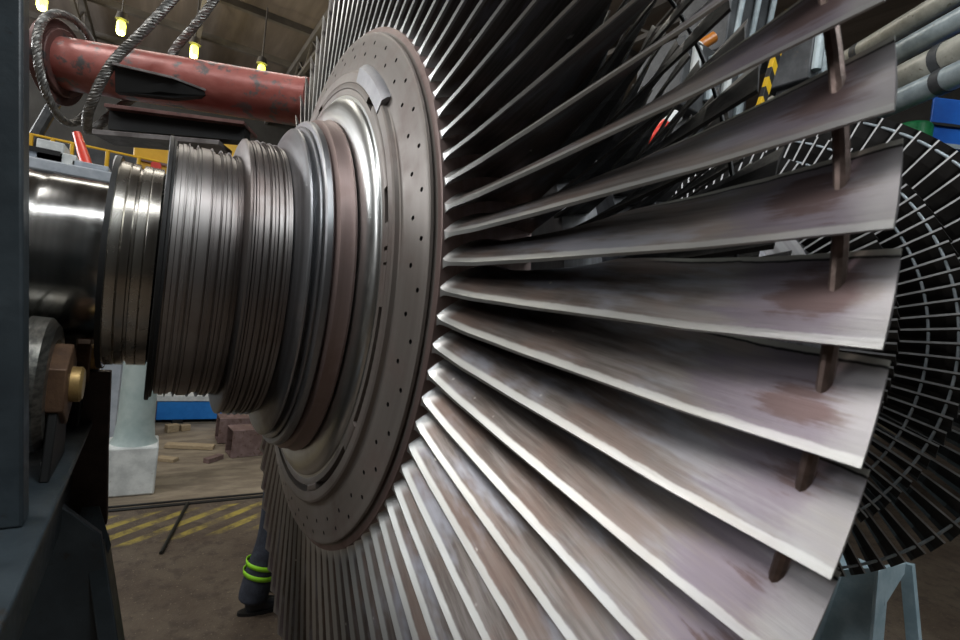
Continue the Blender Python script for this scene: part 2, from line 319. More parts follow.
# seal drum with its rows of strips
def strips(s0, s1, r, marks):
    """cylinder from s0 to s1 with lands, grooves and thin seal strips"""
    out = []
    for s, kind, w, h in marks:
        if kind == 'fin': out += [(s-w, r), (s-w*0.4, r+h), (s+w*0.4, r+h), (s+w, r)]
        elif kind == 'land': out += [(s, r), (s+0.0015, r+h), (s+w-0.0015, r+h), (s+w, r)]
        elif kind == 'groove': out += [(s, r), (s+0.0015, r-h), (s+w-0.0015, r-h), (s+w, r)]
    return [(s0, r)]+out+[(s1, r)]
mk = [(-0.572, 'groove', 0.008, 0.010), (-0.552, 'land', 0.014, 0.004), (-0.532, 'fin', 0.0018, 0.010), (-0.522, 'groove', 0.012, 0.006), (-0.506, 'fin', 0.0018, 0.010), (-0.498, 'land', 0.030, 0.005),
      (-0.463, 'fin', 0.0018, 0.010), (-0.454, 'groove', 0.016, 0.006), (-0.434, 'fin', 0.0018, 0.010), (-0.425, 'land', 0.012, 0.004), (-0.408, 'fin', 0.0018, 0.010), (-0.400, 'groove', 0.010, 0.006), (-0.386, 'fin', 0.0016, 0.008)]
mk2 = [(-0.352, 'groove', 0.004, 0.008), (-0.342, 'land', 0.015, 0.004), (-0.324, 'fin', 0.0016, 0.009), (-0.316, 'groove', 0.010, 0.006), (-0.303, 'fin', 0.0016, 0.009), (-0.294, 'land', 0.010, 0.004),
       (-0.281, 'fin', 0.0016, 0.009), (-0.273, 'groove', 0.009, 0.006), (-0.262, 'fin', 0.0016, 0.009), (-0.254, 'land', 0.008, 0.003)]
lathe_part('drum_flange', [(-0.588, 0.33), (-0.591, 0.463), (-0.5885, 0.468), (-0.579, 0.468), (-0.576, 0.458), (-0.570, 0.456), (-0.569, 0.44)], M['black'])
prof = [(-0.579, 0.440)] + strips(-0.578, -0.376, 0.446, mk) + [(-0.374, 0.452), (-0.372, 0.505), (-0.367, 0.516), (-0.360, 0.518)] + strips(-0.356, -0.243, 0.513, mk2) + [(-0.240, 0.513)]
lathe_part('seal_drum', prof, M['drum'])
ring_prof = [(-0.240, 0.505), (-0.236, 0.514), (-0.222, 0.556), (-0.212, 0.590), (-0.207, 0.597), (-0.201, 0.598), (-0.197, 0.592), (-0.196, 0.574), (-0.190, 0.570), (-0.186, 0.574), (-0.185, 0.606), (-0.182, 0.612), (-0.178, 0.612), (-0.176, 0.606), (-0.174, 0.606),
             (-0.172, 0.630), (-0.167, 0.636), (-0.150, 0.637), (-0.145, 0.633), (-0.143, 0.61)]
lathe_part('shoulder_ring', ring_prof, M['ring'])
lathe_part('neck_ring', [(-0.147, 0.60), (-0.138, 0.640), (-0.131, 0.650), (-0.120, 0.652), (-0.098, 0.655), (-0.089, 0.662), (-0.082, 0.660), (-0.079, 0.652), (-0.078, 0.63)], M['rim'])
fil = [(-0.080, 0.63)]
for k in range(11):
    a = k/10*PI/2; fil.append((-0.076+0.031*(1-math.cos(a)), 0.655+0.100*math.sin(a)))
fil += [(-0.0445, 0.770)]
lathe_part('fillet', fil, M['fillet'])
# the disc, its rim holes bored out
dprof = [(0.02, 0.60), (-0.0445, 0.765), (-0.046, 0.772), (-0.046, 0.7885), (-0.008, 0.790), (-0.008, 0.812), (-0.046, 0.8135), (-0.0465, 0.846), (-0.043, 0.853), (-0.030, 0.856), (-0.0275, 0.860), (-0.0265, 0.870), (-0.009, 0.988), (-0.0075, 0.9955), (-0.006, 0.998), (0.003, 0.998), (0.004, 0.985), (0.009, 0.985),
         (0.0105, 0.998), (0.011, 1.004), (0.016, 1.0225), (0.30, 1.03), (0.315, 0.98), (0.33, 0.86), (0.33, 0.60)]
disc = lathe_part('disc', dprof, [M['disc'], M['black']], n=264, sm=30)
cut = MB()
for k in range(44):
    for rr, off, sx in ((0.919, 0.0, -0.022), (0.961, 0.5, -0.017)):
        a = math.radians(5.4)+(k+off)*2*PI/44
        q = Vector((sx*R, -rr*R*math.cos(a), rr*R*math.sin(a)))
        cut.tube([q-Vector((0.03, 0, 0)), q+Vector((0.022, 0, 0))], 0.0062, 10)
co = cut.build('bore_cutter', M['black'], None)
co.location = rotor.location
bm_ = disc.modifiers.new('bores', 'BOOLEAN'); bm_.object = co; bm_.operation = 'DIFFERENCE'; bm_.solver = 'FAST'
bpy.context.view_layer.update()
ev = disc.evaluated_get(bpy.context.evaluated_depsgraph_get()); nm_ = bpy.data.meshes.new_from_object(ev)
disc.modifiers.clear(); disc.data = nm_
nm_.polygons.foreach_set('use_smooth', [True]*len(nm_.polygons)); nm_.set_sharp_from_angle(angle=math.radians(20))
bpy.data.objects.remove(co)
# rim strip (rusty band under the blade roots)
lathe_part('rim_band', [(0.0105, 0.998), (0.0115, 1.006), (0.016, 1.0235), (0.045, 1.0245), (0.30, 1.031)], M['rim'], n=264)
# balance weights fill most of the groove, the gaps read as black slots
gaps = [(15.0, 23.0), (-30.0, -2.5), (9.0, 9.9), (6.0, 6.6), (48.5, 53.5), (-62.0, -38.0), (-118, -70), (100, 104), (130, 136), (150, 175), (200, 222)]
edges_ = sorted((g for g in gaps), key=lambda g: g[0]); 
cur = edges_[0][1]
segs = []
for g in edges_[1:]:
    segs.append((cur, g[0])); cur = g[1]
segs.append((cur, edges_[0][0]+360))
for a, b in segs:
    if b-a < 0.5: continue
    w = MB(); w.lathe([(-0.012, 0.7895), (-0.046, 0.7895), (-0.048, 0.792), (-0.048, 0.8085), (-0.046, 0.8115), (-0.012, 0.8115), (-0.012, 0.7895)], max(2, int((b-a)/2)), a0=math.radians(a), a1=math.radians(b), scale=R)
    w.build('balance_weight', M['disc'], disc)
# raised polished patch on the boss
w = MB(); w.lathe([(-0.040, 0.815), (-0.0495, 0.818), (-0.0485, 0.865), (-0.036, 0.880), (-0.022, 0.887)], 14, a0=math.radians(44), a1=math.radians(66), scale=R)
w.build('balance_plate', M['plate'], disc)
# body behind the big disc, towards the other end
lathe_part('rotor_body', [(0.32, 0.70), (0.45, 0.70), (0.47, 0.93), (0.49, 0.96), (0.66, 0.96), (0.68, 0.90), (0.70, 0.72), (0.80, 0.72), (0.82, 0.92), (0.98, 0.92), (1.0, 0.72), (1.10, 0.72), (1.12, 0.90), (1.25, 0.90), (1.27, 0.74), (1.6, 0.74), (1.6, 0.80), (1.9, 0.80), (1.9, 0.74), (2.35, 0.74), (2.37, 0.90), (2.5, 0.90), (2.52, 0.74),
           (2.66, 0.74), (2.68, 0.93), (2.86, 0.93), (2.88, 0.74), (3.0, 0.74), (3.02, 0.97), (3.22, 0.97), (3.24, 0.60), (3.30, 0.45), (3.34, 0.28), (4.3, 0.28), (4.3, 0.0)], M['ring'], n=96)

R0, R1 = 1.018, 1.935
def lerp_tab(tab, x):
    for (a, va), (b, vb) in zip(tab, tab[1:]):
        if x <= b: 
            t = (x-a)/(b-a) if b > a else 0; t = min(max(t, 0), 1); return va+(vb-va)*t
    return tab[-1][1]
def blade_section(r, nv=14):
    """one section of the last-stage blade at radius r: list of (axial, height, v) for the concave and the convex side"""
    q = (r-R0)/(R1-R0)
    sf = 0.020+0.089*q; sb = 0.300-0.128*q
    af = math.radians(lerp_tab([(1.0, 1.45), (1.06, 1.15), (1.15, 0.7), (1.35, 0.3), (1.55, 0.1), (1.7, -0.05), (1.935, 0.0)], r))
    dab = lerp_tab([(1.0, 4.6), (1.2, 5.3), (1.41, 5.4), (1.62, 4.4), (1.77, 3.95), (1.935, 3.72)], r)
    Tf = r*af; Tb = r*math.radians(dab)
    ch = Vector((sb-sf, Tb-Tf)); ln = ch.length; nrm = Vector((-ch.y, ch.x)).normalized()      # towards the seen side: forward and up
    cam_ = lerp_tab([(0.0, -0.13), (0.25, -0.07), (0.5, -0.02), (0.75, 0.02), (1.0, 0.045)], q)*ln
    th = 0.016*(1-q)+0.0065
    up, lo = [], []
    for k in range(nv+1):
        v = k/nv; v = v*v*(3-2*v)*0.6+v*0.4
        y = -cam_*4*v*(1-v)*(1.0 if cam_ < 0 else 1.25-0.5*v)
        t = th*(0.35+0.65*math.sin(PI*min(1, (v+0.03))**0.8))
        base = Vector((sf, Tf))+ch*v+nrm*y; 
        lip = 0.0
        if v < 0.09: lip = (0.09-v)*0.06*ln        # ground outlet edge turns forward
        up.append((base+nrm*(t*0.45-lip), v)); lo.append((base-nrm*(t*0.55+lip*0.7), v))
    return up, lo
def blade_mesh():
    rs = [R0+(R1-R0)*(k/26)**1.0 for k in range(27)]; rs.insert(1, R0+0.008); rs.insert(2, R0+0.018)
    rs = sorted(rs); nv = 16; bm = bmesh.new(); uvl = bm.loops.layers.uv.new('UVMap'); rows = []
    for r in rs:
        up, lo = blade_section(r, nv); fl = max(0.0, 1-(r-R0)/0.03)**2*0.012   # root fillet
        u = (r-R0)/(R1-R0); row = []
        for (p, v) in up: row.append((bm.verts.new((p.x*R, -(r-0.016*v*u)*R, (p.y+fl)*R)), u, v))
        for (p, v) in reversed(lo): row.append((bm.verts.new((p.x*R, -(r-0.016*v*u)*R, (p.y-fl)*R)), u, v))
        rows.append(row)
    for a, b in zip(rows, rows[1:]):
        n = len(a)
        for k in range(n):
            q = (a[k], a[(k+1) % n], b[(k+1) % n], b[k]); f = bm.faces.new([x[0] for x in q])
            for l, x in zip(f.loops, q): l[uvl].uv = (x[1], x[2])
    f = bm.faces.new([x[0] for x in rows[-1]])
    for l, x in zip(f.loops, rows[-1]): l[uvl].uv = (x[1], x[2])
    bmesh.ops.recalc_face_normals(bm, faces=bm.faces[:])
    me = bpy.data.meshes.new('blade'); bm.to_mesh(me); bm.free(); me.materials.append(M['blade'])
    me.polygons.foreach_set('use_smooth', [True]*len(me.polygons)); me.set_sharp_from_angle(angle=math.radians(40)); return me
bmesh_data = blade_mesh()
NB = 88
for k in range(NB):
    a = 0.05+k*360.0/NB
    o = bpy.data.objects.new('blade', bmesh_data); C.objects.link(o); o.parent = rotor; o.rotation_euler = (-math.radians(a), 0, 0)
def wire(name, s, r, rad, mat, n=264):
    b = MB(); b.tube([(s*R, -r*R*math.cos(2*PI*k/n), r*R*math.sin(2*PI*k/n)) for k in range(n)], rad, 10, closed=True)
    return b.build(name, mat, rotor)
wire('lacing_wire', 0.158, 1.862, 0.0088, M['wire'])

def simple_blade(b, a, r0, r1, s0, s1r, lean0, lean1, th, mi=0, mi2=1, stations=5, tipw=0.4):
    """a short plain blade of the inner stages: twisted plate with a bright seen edge"""
    rows = []
    for k in range(stations+1):
        q = k/stations; r = r0+(r1-r0)*q; ln = lean0+(lean1-lean0)*q; s1 = s0+(s1r-s0)*(1+(tipw-1)*q)
        pts = []
        for (s, T) in ((s0, -th/2), (s0, th/2), (s0+0.5*(s1-s0), ln*0.62+th*0.6), (s1, ln+th*0.3), (s1, ln-th*0.3), (s0+0.5*(s1-s0), ln*0.62-th*0.6)):
            ca, sa = math.cos(a), math.sin(a)
            pts.append((s*R, (-r*ca+T*sa)*R, (r*sa+T*ca)*R))
        rows.append(pts)
    vs = [p for g in rows for p in g]; n = 6
    for i in range(stations):
        for k in range(n):
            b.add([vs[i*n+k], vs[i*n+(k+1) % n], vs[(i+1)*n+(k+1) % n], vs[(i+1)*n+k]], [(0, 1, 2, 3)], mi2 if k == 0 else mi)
    b.add(rows[-1], [tuple(range(n))], mi)
ST = [  # inner stages: axial start, end, root r, tip r, number, lean at root and tip, phase in degrees
    (0.46, 0.62, 0.955, 1.62, 88, 0.05, 0.115, 2.6),
    (0.83, 0.95, 0.915, 1.388, 116, 0.03, 0.08, 0.2),
    (1.14, 1.23, 0.895, 1.20, 130, 0.02, 0.05, 0.0),
    (2.40, 2.48, 0.895, 1.20, 130, -0.02, -0.05, 0.0),
    (2.70, 2.84, 0.925, 1.388, 117, -0.035, -0.070, 0.96),
    (3.05, 3.20, 0.965, 1.625, 88, -0.05, -0.110, 0.6)]
own = [ -53.4, -49.3, -45.2, -41.1, -37.0, -32.9, 47.1, 51.2, 55.3, 59.4, 63.5, 67.6]
rest = MB(); 
for (s0, s1, r0, r1, n, l0, l1, ph) in ST:
    for k in range(n):
        a = ph+k*360.0/n; aa = (a+180) % 360-180
        if s0 == 3.05 and any(abs(aa-x) < 1.9 for x in own):
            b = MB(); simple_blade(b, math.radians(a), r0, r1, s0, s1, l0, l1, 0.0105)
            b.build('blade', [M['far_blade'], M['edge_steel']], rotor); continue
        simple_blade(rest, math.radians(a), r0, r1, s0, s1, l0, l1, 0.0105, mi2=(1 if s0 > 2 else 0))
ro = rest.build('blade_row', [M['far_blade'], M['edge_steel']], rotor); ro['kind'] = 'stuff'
ro['label'] = 'shorter dull blades of the inner and far stages'
wire('lacing_wire', 2.716, 1.225, 0.0065, M['far_wire']); wire('lacing_wire', 2.714, 1.342, 0.0065, M['far_wire']); wire('lacing_wire', 3.066, 1.578, 0.0075, M['far_wire'])
wire('lacing_wire', 0.53, 1.50, 0.005, M['black'])

# ------------------------------------------------------------------ near roller stand
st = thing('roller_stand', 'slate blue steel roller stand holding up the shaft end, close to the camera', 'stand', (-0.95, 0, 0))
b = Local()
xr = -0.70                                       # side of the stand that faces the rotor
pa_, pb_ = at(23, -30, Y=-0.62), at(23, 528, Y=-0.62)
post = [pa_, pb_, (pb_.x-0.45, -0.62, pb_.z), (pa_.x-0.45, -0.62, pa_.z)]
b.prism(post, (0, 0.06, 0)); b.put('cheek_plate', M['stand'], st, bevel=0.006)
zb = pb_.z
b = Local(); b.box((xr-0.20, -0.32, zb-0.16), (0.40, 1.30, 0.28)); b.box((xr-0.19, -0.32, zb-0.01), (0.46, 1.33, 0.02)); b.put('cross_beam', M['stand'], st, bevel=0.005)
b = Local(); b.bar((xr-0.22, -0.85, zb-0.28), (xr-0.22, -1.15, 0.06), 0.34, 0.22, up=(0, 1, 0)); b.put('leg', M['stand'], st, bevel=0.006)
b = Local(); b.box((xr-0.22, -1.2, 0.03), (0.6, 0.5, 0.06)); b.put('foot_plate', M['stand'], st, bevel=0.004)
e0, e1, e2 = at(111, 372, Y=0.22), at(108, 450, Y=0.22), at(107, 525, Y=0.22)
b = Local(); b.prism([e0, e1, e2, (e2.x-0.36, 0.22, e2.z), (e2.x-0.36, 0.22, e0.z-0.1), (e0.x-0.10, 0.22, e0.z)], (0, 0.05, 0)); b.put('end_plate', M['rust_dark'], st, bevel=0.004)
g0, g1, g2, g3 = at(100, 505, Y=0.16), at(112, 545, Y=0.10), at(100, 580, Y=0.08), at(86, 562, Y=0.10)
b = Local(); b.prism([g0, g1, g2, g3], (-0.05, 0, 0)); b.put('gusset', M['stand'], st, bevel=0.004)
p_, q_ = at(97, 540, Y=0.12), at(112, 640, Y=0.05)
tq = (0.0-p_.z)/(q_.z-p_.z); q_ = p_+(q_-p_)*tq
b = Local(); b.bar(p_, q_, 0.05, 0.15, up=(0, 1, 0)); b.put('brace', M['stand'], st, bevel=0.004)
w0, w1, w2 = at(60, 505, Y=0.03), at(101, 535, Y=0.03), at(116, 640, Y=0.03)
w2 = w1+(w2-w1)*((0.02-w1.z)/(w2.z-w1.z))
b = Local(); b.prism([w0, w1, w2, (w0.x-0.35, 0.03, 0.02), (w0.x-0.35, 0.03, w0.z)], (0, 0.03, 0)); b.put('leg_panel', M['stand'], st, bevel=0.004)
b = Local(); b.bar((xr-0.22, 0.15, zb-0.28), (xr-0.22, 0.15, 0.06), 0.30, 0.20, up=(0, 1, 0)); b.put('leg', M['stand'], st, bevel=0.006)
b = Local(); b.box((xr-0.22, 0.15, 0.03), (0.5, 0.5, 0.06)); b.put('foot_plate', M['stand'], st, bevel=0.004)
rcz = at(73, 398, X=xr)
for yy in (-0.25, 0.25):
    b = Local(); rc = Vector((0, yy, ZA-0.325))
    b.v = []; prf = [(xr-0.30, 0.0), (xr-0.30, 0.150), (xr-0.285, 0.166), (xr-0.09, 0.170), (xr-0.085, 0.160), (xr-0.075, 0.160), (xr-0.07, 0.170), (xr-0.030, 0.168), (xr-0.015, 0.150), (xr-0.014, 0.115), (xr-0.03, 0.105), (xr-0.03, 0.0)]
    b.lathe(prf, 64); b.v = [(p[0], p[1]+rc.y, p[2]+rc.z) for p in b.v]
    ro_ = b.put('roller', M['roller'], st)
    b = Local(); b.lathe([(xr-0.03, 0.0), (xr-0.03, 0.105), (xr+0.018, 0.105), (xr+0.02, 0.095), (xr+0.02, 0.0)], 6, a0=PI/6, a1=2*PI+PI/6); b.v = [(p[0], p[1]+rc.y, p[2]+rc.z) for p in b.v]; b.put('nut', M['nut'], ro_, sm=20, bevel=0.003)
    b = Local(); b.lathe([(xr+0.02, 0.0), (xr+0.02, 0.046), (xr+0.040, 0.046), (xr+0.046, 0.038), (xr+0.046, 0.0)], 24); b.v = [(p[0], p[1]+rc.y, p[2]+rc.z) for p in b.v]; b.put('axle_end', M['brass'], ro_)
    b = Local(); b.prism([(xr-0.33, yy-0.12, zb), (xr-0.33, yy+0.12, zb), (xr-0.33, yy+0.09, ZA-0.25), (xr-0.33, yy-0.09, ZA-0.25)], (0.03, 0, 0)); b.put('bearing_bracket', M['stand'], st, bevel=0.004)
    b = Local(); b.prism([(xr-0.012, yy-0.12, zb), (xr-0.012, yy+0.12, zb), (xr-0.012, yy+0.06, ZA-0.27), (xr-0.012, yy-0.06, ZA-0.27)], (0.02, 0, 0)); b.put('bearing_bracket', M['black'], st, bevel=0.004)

# ------------------------------------------------------------------ far stand (pale blue trestle)
fx = 3.28
fs = thing('trestle_stand', 'pale blue welded trestle stand beneath the far end of the rotor', 'stand', (fx, 0, 0))
def ext(p, q, z):
    t = (z-p.z)/(q.z-p.z); return p+(q-p)*t
wa, wb, wc, wd = at(842, 570, X=fx), at(884, 567, X=fx), at(878, 640, X=fx), at(818, 640, X=fx)
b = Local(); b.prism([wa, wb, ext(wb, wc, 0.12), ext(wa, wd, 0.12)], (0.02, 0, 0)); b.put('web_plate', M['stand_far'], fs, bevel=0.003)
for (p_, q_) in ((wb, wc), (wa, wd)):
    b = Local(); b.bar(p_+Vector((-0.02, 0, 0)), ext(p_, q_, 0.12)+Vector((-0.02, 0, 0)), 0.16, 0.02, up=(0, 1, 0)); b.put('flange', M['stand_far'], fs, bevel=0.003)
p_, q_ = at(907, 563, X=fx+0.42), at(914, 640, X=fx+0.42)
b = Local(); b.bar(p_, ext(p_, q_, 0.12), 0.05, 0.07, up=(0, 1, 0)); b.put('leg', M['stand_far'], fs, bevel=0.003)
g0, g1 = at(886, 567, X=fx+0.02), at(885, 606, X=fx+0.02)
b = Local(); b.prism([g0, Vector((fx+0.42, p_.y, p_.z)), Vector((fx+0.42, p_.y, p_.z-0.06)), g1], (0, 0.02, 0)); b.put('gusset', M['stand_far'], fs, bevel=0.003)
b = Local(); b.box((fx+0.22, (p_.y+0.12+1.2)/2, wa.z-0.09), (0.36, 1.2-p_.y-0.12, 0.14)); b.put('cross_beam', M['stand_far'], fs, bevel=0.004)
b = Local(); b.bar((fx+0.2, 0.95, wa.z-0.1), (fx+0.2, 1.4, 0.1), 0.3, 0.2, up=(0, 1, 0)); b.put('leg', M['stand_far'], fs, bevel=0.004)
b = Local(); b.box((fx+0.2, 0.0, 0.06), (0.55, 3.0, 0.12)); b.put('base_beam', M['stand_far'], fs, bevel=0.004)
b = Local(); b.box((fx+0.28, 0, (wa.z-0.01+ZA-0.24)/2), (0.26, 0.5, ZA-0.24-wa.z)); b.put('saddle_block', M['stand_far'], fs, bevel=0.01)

# ------------------------------------------------------------------ red lifting beam with its slings
tL, tR = 3.38, 3.60
pL = at(72, 65, t=tL); pR = at(306, 103, t=tR)
def tp(px): return 1/(1/tL+(1/tR-1/tL)*(px-54)/(306-54))
ax = (pR-pL).normalized(); side = ax.cross(Vector((0, 0, 1))).normalized(); upv = side.cross(ax).normalized()
if side.dot(CAM-pL) < 0: side = -side
lb = thing('lifting_beam', 'red pipe lifting beam with chipped paint hanging over the shaft', 'lifting beam', tuple((pL+pR)/2))
rp = 0.165
b = Local(); b.tube([pL-ax*0.12, pL, pR], rp, 40); b.tube([pR-ax*0.02, pR+ax*0.012], rp*1.03, 40); b.put('pipe', M['red'], lb)
b = Local(); b.tube([pL-ax*0.10, pL-ax*0.06], rp*1.62, 40); b.tube([pL-ax*0.06, pL-ax*0.03], rp*1.28, 40); b.put('end_flange', M['red_dark'], lb, bevel=0.006)
def bp(u, s, h): return pL+ax*u+side*s+upv*h
Lp = (pR-pL).length
def atp(px, py, off): return at(px, py, t=tp(px)-off)
f0, f1, f2 = atp(112, 62, rp+0.13), atp(172, 76, rp+0.13), atp(206, 89, rp*0.9)
i0, i2 = atp(112, 66, rp*0.6), atp(206, 89, rp*0.6)
dz = upv*-0.015
b = Local(); b.prism([i0, f0, f1, f2], dz); b.put('fin_plate', M['fin_edge'], lb, bevel=0.002)
b = Local(); b.prism([f0+dz-side*0.03, f1+dz-side*0.03, f2+dz-side*0.02, f2+dz*2-side*0.03, f1-upv*0.115-side*0.06, f0-upv*0.16-side*0.06], -side*0.05); b.put('fin_web', M['black'], lb, bevel=0.002)  # black colour stands for the shade on the bracket side below the fin
a0, a1 = atp(104, 103, rp+0.10), atp(244, 121, rp+0.10)
b = Local(); b.prism([a0, a1, a1-side*0.30, a0-side*0.30], upv*-0.022); b.put('flange_plate', M['red_dark'], lb, bevel=0.002)
b = Local(); b.prism([a0-side*0.06-upv*0.02, a1-side*0.06-upv*0.02-ax*0.01, a1-side*0.06-upv*0.11-ax*0.01, a0-side*0.06-upv*0.14], -side*0.12); b.put('web', M['black'], lb)
a0, a1 = atp(92, 129, rp+0.10), atp(219, 140, rp+0.10)
b = Local(); b.prism([a0, a1, a1-side*0.25, a0-side*0.25], upv*-0.03); b.put('bottom_plate', M['fin_edge'], lb, bevel=0.002)
def rope_mesh(path, r, turns_per_m=9, strands=5, closed=False):
    """laid wire rope: strands winding round a path"""
    pts = [Vector(p) for p in path]
    # resample
    dens = []; 
    for i in range(len(pts)-(0 if closed else 1)):
        a, c_ = pts[i], pts[(i+1) % len(pts)]; n = max(2, int((c_-a).length/0.014))
        for k in range(n): dens.append(a.lerp(c_, k/n))
    if not closed: dens.append(pts[-1])
    b = Local(); frames = []; ref = None; dist = 0
    K = len(dens)
    for i in range(K):
        d = (dens[(i+1) % K]-dens[i-1]) if closed else dens[min(i+1, K-1)]-dens[max(i-1, 0)]
        d.normalize()
        if ref is None: ref = d.orthogonal().normalized()
        ref = (ref-d*ref.dot(d)).normalized(); frames.append((dens[i], ref.copy(), d.cross(ref), dist))
        if i < K-1: dist += (dens[i+1]-dens[i]).length
    for s in range(strands):
        sp = []
        for p, u, v, l in frames:
            a = 2*PI*(s/strands+l*turns_per_m); sp.append(p+(u*math.cos(a)+v*math.sin(a))*r*0.56)
        b.tube(sp, r*0.46, 6, closed=closed)
    return b
def smooth_path(ctrl, n=10):
    ctrl = [Vector(c) for c in ctrl]; out = []
    P = [2*ctrl[0]-ctrl[1]]+ctrl+[2*ctrl[-1]-ctrl[-2]]
    for i in range(1, len(P)-2):
        for k in range(n):
            t = k/n; p0, p1, p2, p3 = P[i-1:i+3]
            out.append(0.5*((2*p1)+(-p0+p2)*t+(2*p0-5*p1+4*p2-p3)*t*t+(-p0+3*p1-3*p2+p3)*t**3))
    out.append(ctrl[-1]); return out
# sling passed under the pipe: front strand, loop, back strand
hook = at(330, -190, t=3.5)
def pipe_pt(px, ang, off):
    u = (at(px, 95, t=tp(px))-pL).dot(ax); return pL+ax*u+side*(math.cos(ang)*(rp+off))+upv*(math.sin(ang)*(rp+off))
pth = smooth_path([hook, at(172, 0, t=tp(172)-rp-0.12), at(120, 54, t=tp(120)-rp-0.10), at(103, 78, t=tp(103)-rp-0.08), at(92, 102, t=tp(92)-rp-0.03), at(87, 120, t=tp(87)-0.10), at(92, 130, t=tp(92)+0.02),
    pipe_pt(112, PI+0.7, 0.06), pipe_pt(135, PI-0.1, 0.05), pipe_pt(160, PI-0.7, 0.04), at(174, 51, t=tp(174)+0.14), at(214, 0, t=tp(214)+0.05), hook+Vector((0.05, 0.05, 0))], 12)
b = rope_mesh(pth, 0.030); ob = thing('wire_rope', 'thick twisted wire rope sling slung under the red pipe', 'wire rope', tuple(pth[len(pth)//2])); b.put('strand_bundle', M['rope'], ob)
# rope loop over the pipe's end flange
ring = []
for k in range(40):
    a = 2*PI*k/40; ring.append(pL-ax*(0.015+0.02*math.sin(a*2))+side*(rp*1.62+0.03)*math.cos(a)+upv*((rp*1.62+0.03)*math.sin(a)-0.04*(1-math.sin(a))))
b = rope_mesh(ring, 0.026, closed=True); ob = thing('wire_rope', 'loop of wire rope wrapped around the round end flange of the red pipe', 'wire rope', tuple(pL-ax*0.1)); b.put('strand_bundle', M['rope'], ob)

hk = thing('crane_hook', 'crane hook block that carries the wire rope sling', 'hook', tuple(hook))
b = Local(); b.box(hook+Vector((0, 0, 0.45)), (0.30, 0.18, 0.5)); b.put('block', M['yellow'], hk, bevel=0.03)
b = Local(); b.tube(smooth_path([hook+Vector((0, 0, 0.25)), hook+Vector((0, 0, 0.12)), hook+Vector((0.10, 0, 0.04)), hook+Vector((0.03, 0, -0.07)), hook+Vector((-0.09, 0, -0.02)), hook+Vector((-0.12, 0, 0.06))], 8), 0.03, 12); b.put('hook', M['black'], hk)
for x_ in (-0.1, 0.1):
    b = Local(); b.tube([hook+Vector((x_, 0, 0.6)), (hook.x+x_, hook.y, 13.0)], 0.012, 8); b.put('hoist_cable', M['black'], hk)
# ------------------------------------------------------------------ the hall
def struct(name, b, mat, sm=0):
    o = b.build(name, mat, None, sm); o['kind'] = 'structure'; return o
X0, X1, Y0, Y1, ZC = -16.0, 24.0, -12.0, 31.0, 13.0
b = MB(); b.box(((X0+X1)/2, (Y0+Y1)/2, -0.1), (X1-X0, Y1-Y0, 0.2)); struct('floor', b, M['floor'])
b = MB(); b.box(((X0+X1)/2, (Y0+Y1)/2, ZC+0.1), (X1-X0, Y1-Y0, 0.2)); struct('ceiling', b, M['ceiling'])
b = MB(); b.box(((X0+X1)/2, Y1+0.15, ZC/2), (X1-X0, 0.3, ZC)); struct('wall_back', b, M['wall'])
b = MB(); b.box(((X0+X1)/2, Y0-0.15, ZC/2), (X1-X0, 0.3, ZC)); struct('wall_front', b, M['wall'])
b = MB(); b.box((X0-0.15, (Y0+Y1)/2, ZC/2), (0.3, Y1-Y0, ZC)); struct('wall_left', b, M['wall'])
b = MB(); b.box((X1+0.15, (Y0+Y1)/2, ZC/2), (0.3, Y1-Y0, ZC)); struct('wall_right', b, M['wall'])
i = 0
for y in (8.5, 12.5, 16.5, 20.5, 24.5, 28.5):
    i += 1; b = MB(); b.box(((X0+X1)/2, y, ZC-0.13), (X1-X0, 0.22, 0.26)); struct('trim_%d' % i, b, M['girder'])
for x in (-12, -8.0, -4.0, 0.0, 4.0, 8.0, 12.0):
    i += 1; b = MB(); b.box((x, (Y0+Y1)/2, ZC-0.42), (0.24, Y1-Y0, 0.3)); b.box((x, (Y0+Y1)/2, ZC-1.3), (0.16, Y1-Y0, 0.16))
    for k in range(10):
        yy = 6+k*2.4; b.bar((x, yy, ZC-0.5), (x, yy+1.2, ZC-1.28), 0.07, 0.07); b.bar((x, yy+1.2, ZC-1.28), (x, yy+2.4, ZC-0.5), 0.07, 0.07)
    struct('trim_%d' % i, b, M['girder'])
# rail groove on the floor
i += 1; b = MB(); b.box((2, 4.03, 0.006), (14, 0.05, 0.012)); b.box((2, 4.12, 0.006), (14, 0.03, 0.012)); struct('trim_%d' % i, b, M['black'])
# lamps below the roof
names = ['farthest left', 'second from the left', 'third from the left', 'rightmost']
lab = ['lit yellowish roof lamp above the round end flange of the red pipe', 'lit yellowish roof lamp beside the front strand of the wire rope', 'lit yellowish roof lamp beside the back strand of the wire rope', 'lit yellowish roof lamp just above the right end of the red pipe']
for (px, py), lb_ in zip(((42, 3), (121, 28), (194, 52), (261, 71)), lab):
    p = at(px, py, Z=ZC-2.6); t = thing('roof_lamp', lb_, 'lamp', tuple(p), 'roof lamps in a row')
    b = Local(); b.box(p, (0.26, 0.34, 0.46)); b.put('lens', M['lamp'], t, bevel=0.1)
    b = Local(); b.tube([p+Vector((0, 0, 0.27)), p+Vector((0, 0, 0.5)), p+Vector((0, 0, 0.52))], [0.2, 0.14, 0.05], 16); b.put('lamp_shade', M['girder'], t)
    pl = bpy.data.lights.new('lamp_light', 'POINT'); pl.energy = 90; pl.color = (1.0, 0.86, 0.6); pl.shadow_soft_size = 0.15
    plo = bpy.data.objects.new('lamp_light', pl); C.objects.link(plo); plo.location = p+Vector((0, -0.1, -0.5))
    b = Local(); b.tube([p+Vector((0, 0, 0.5)), (p.x, p.y, ZC-0.2)], 0.03, 8); b.put('hanger', M['girder'], t)

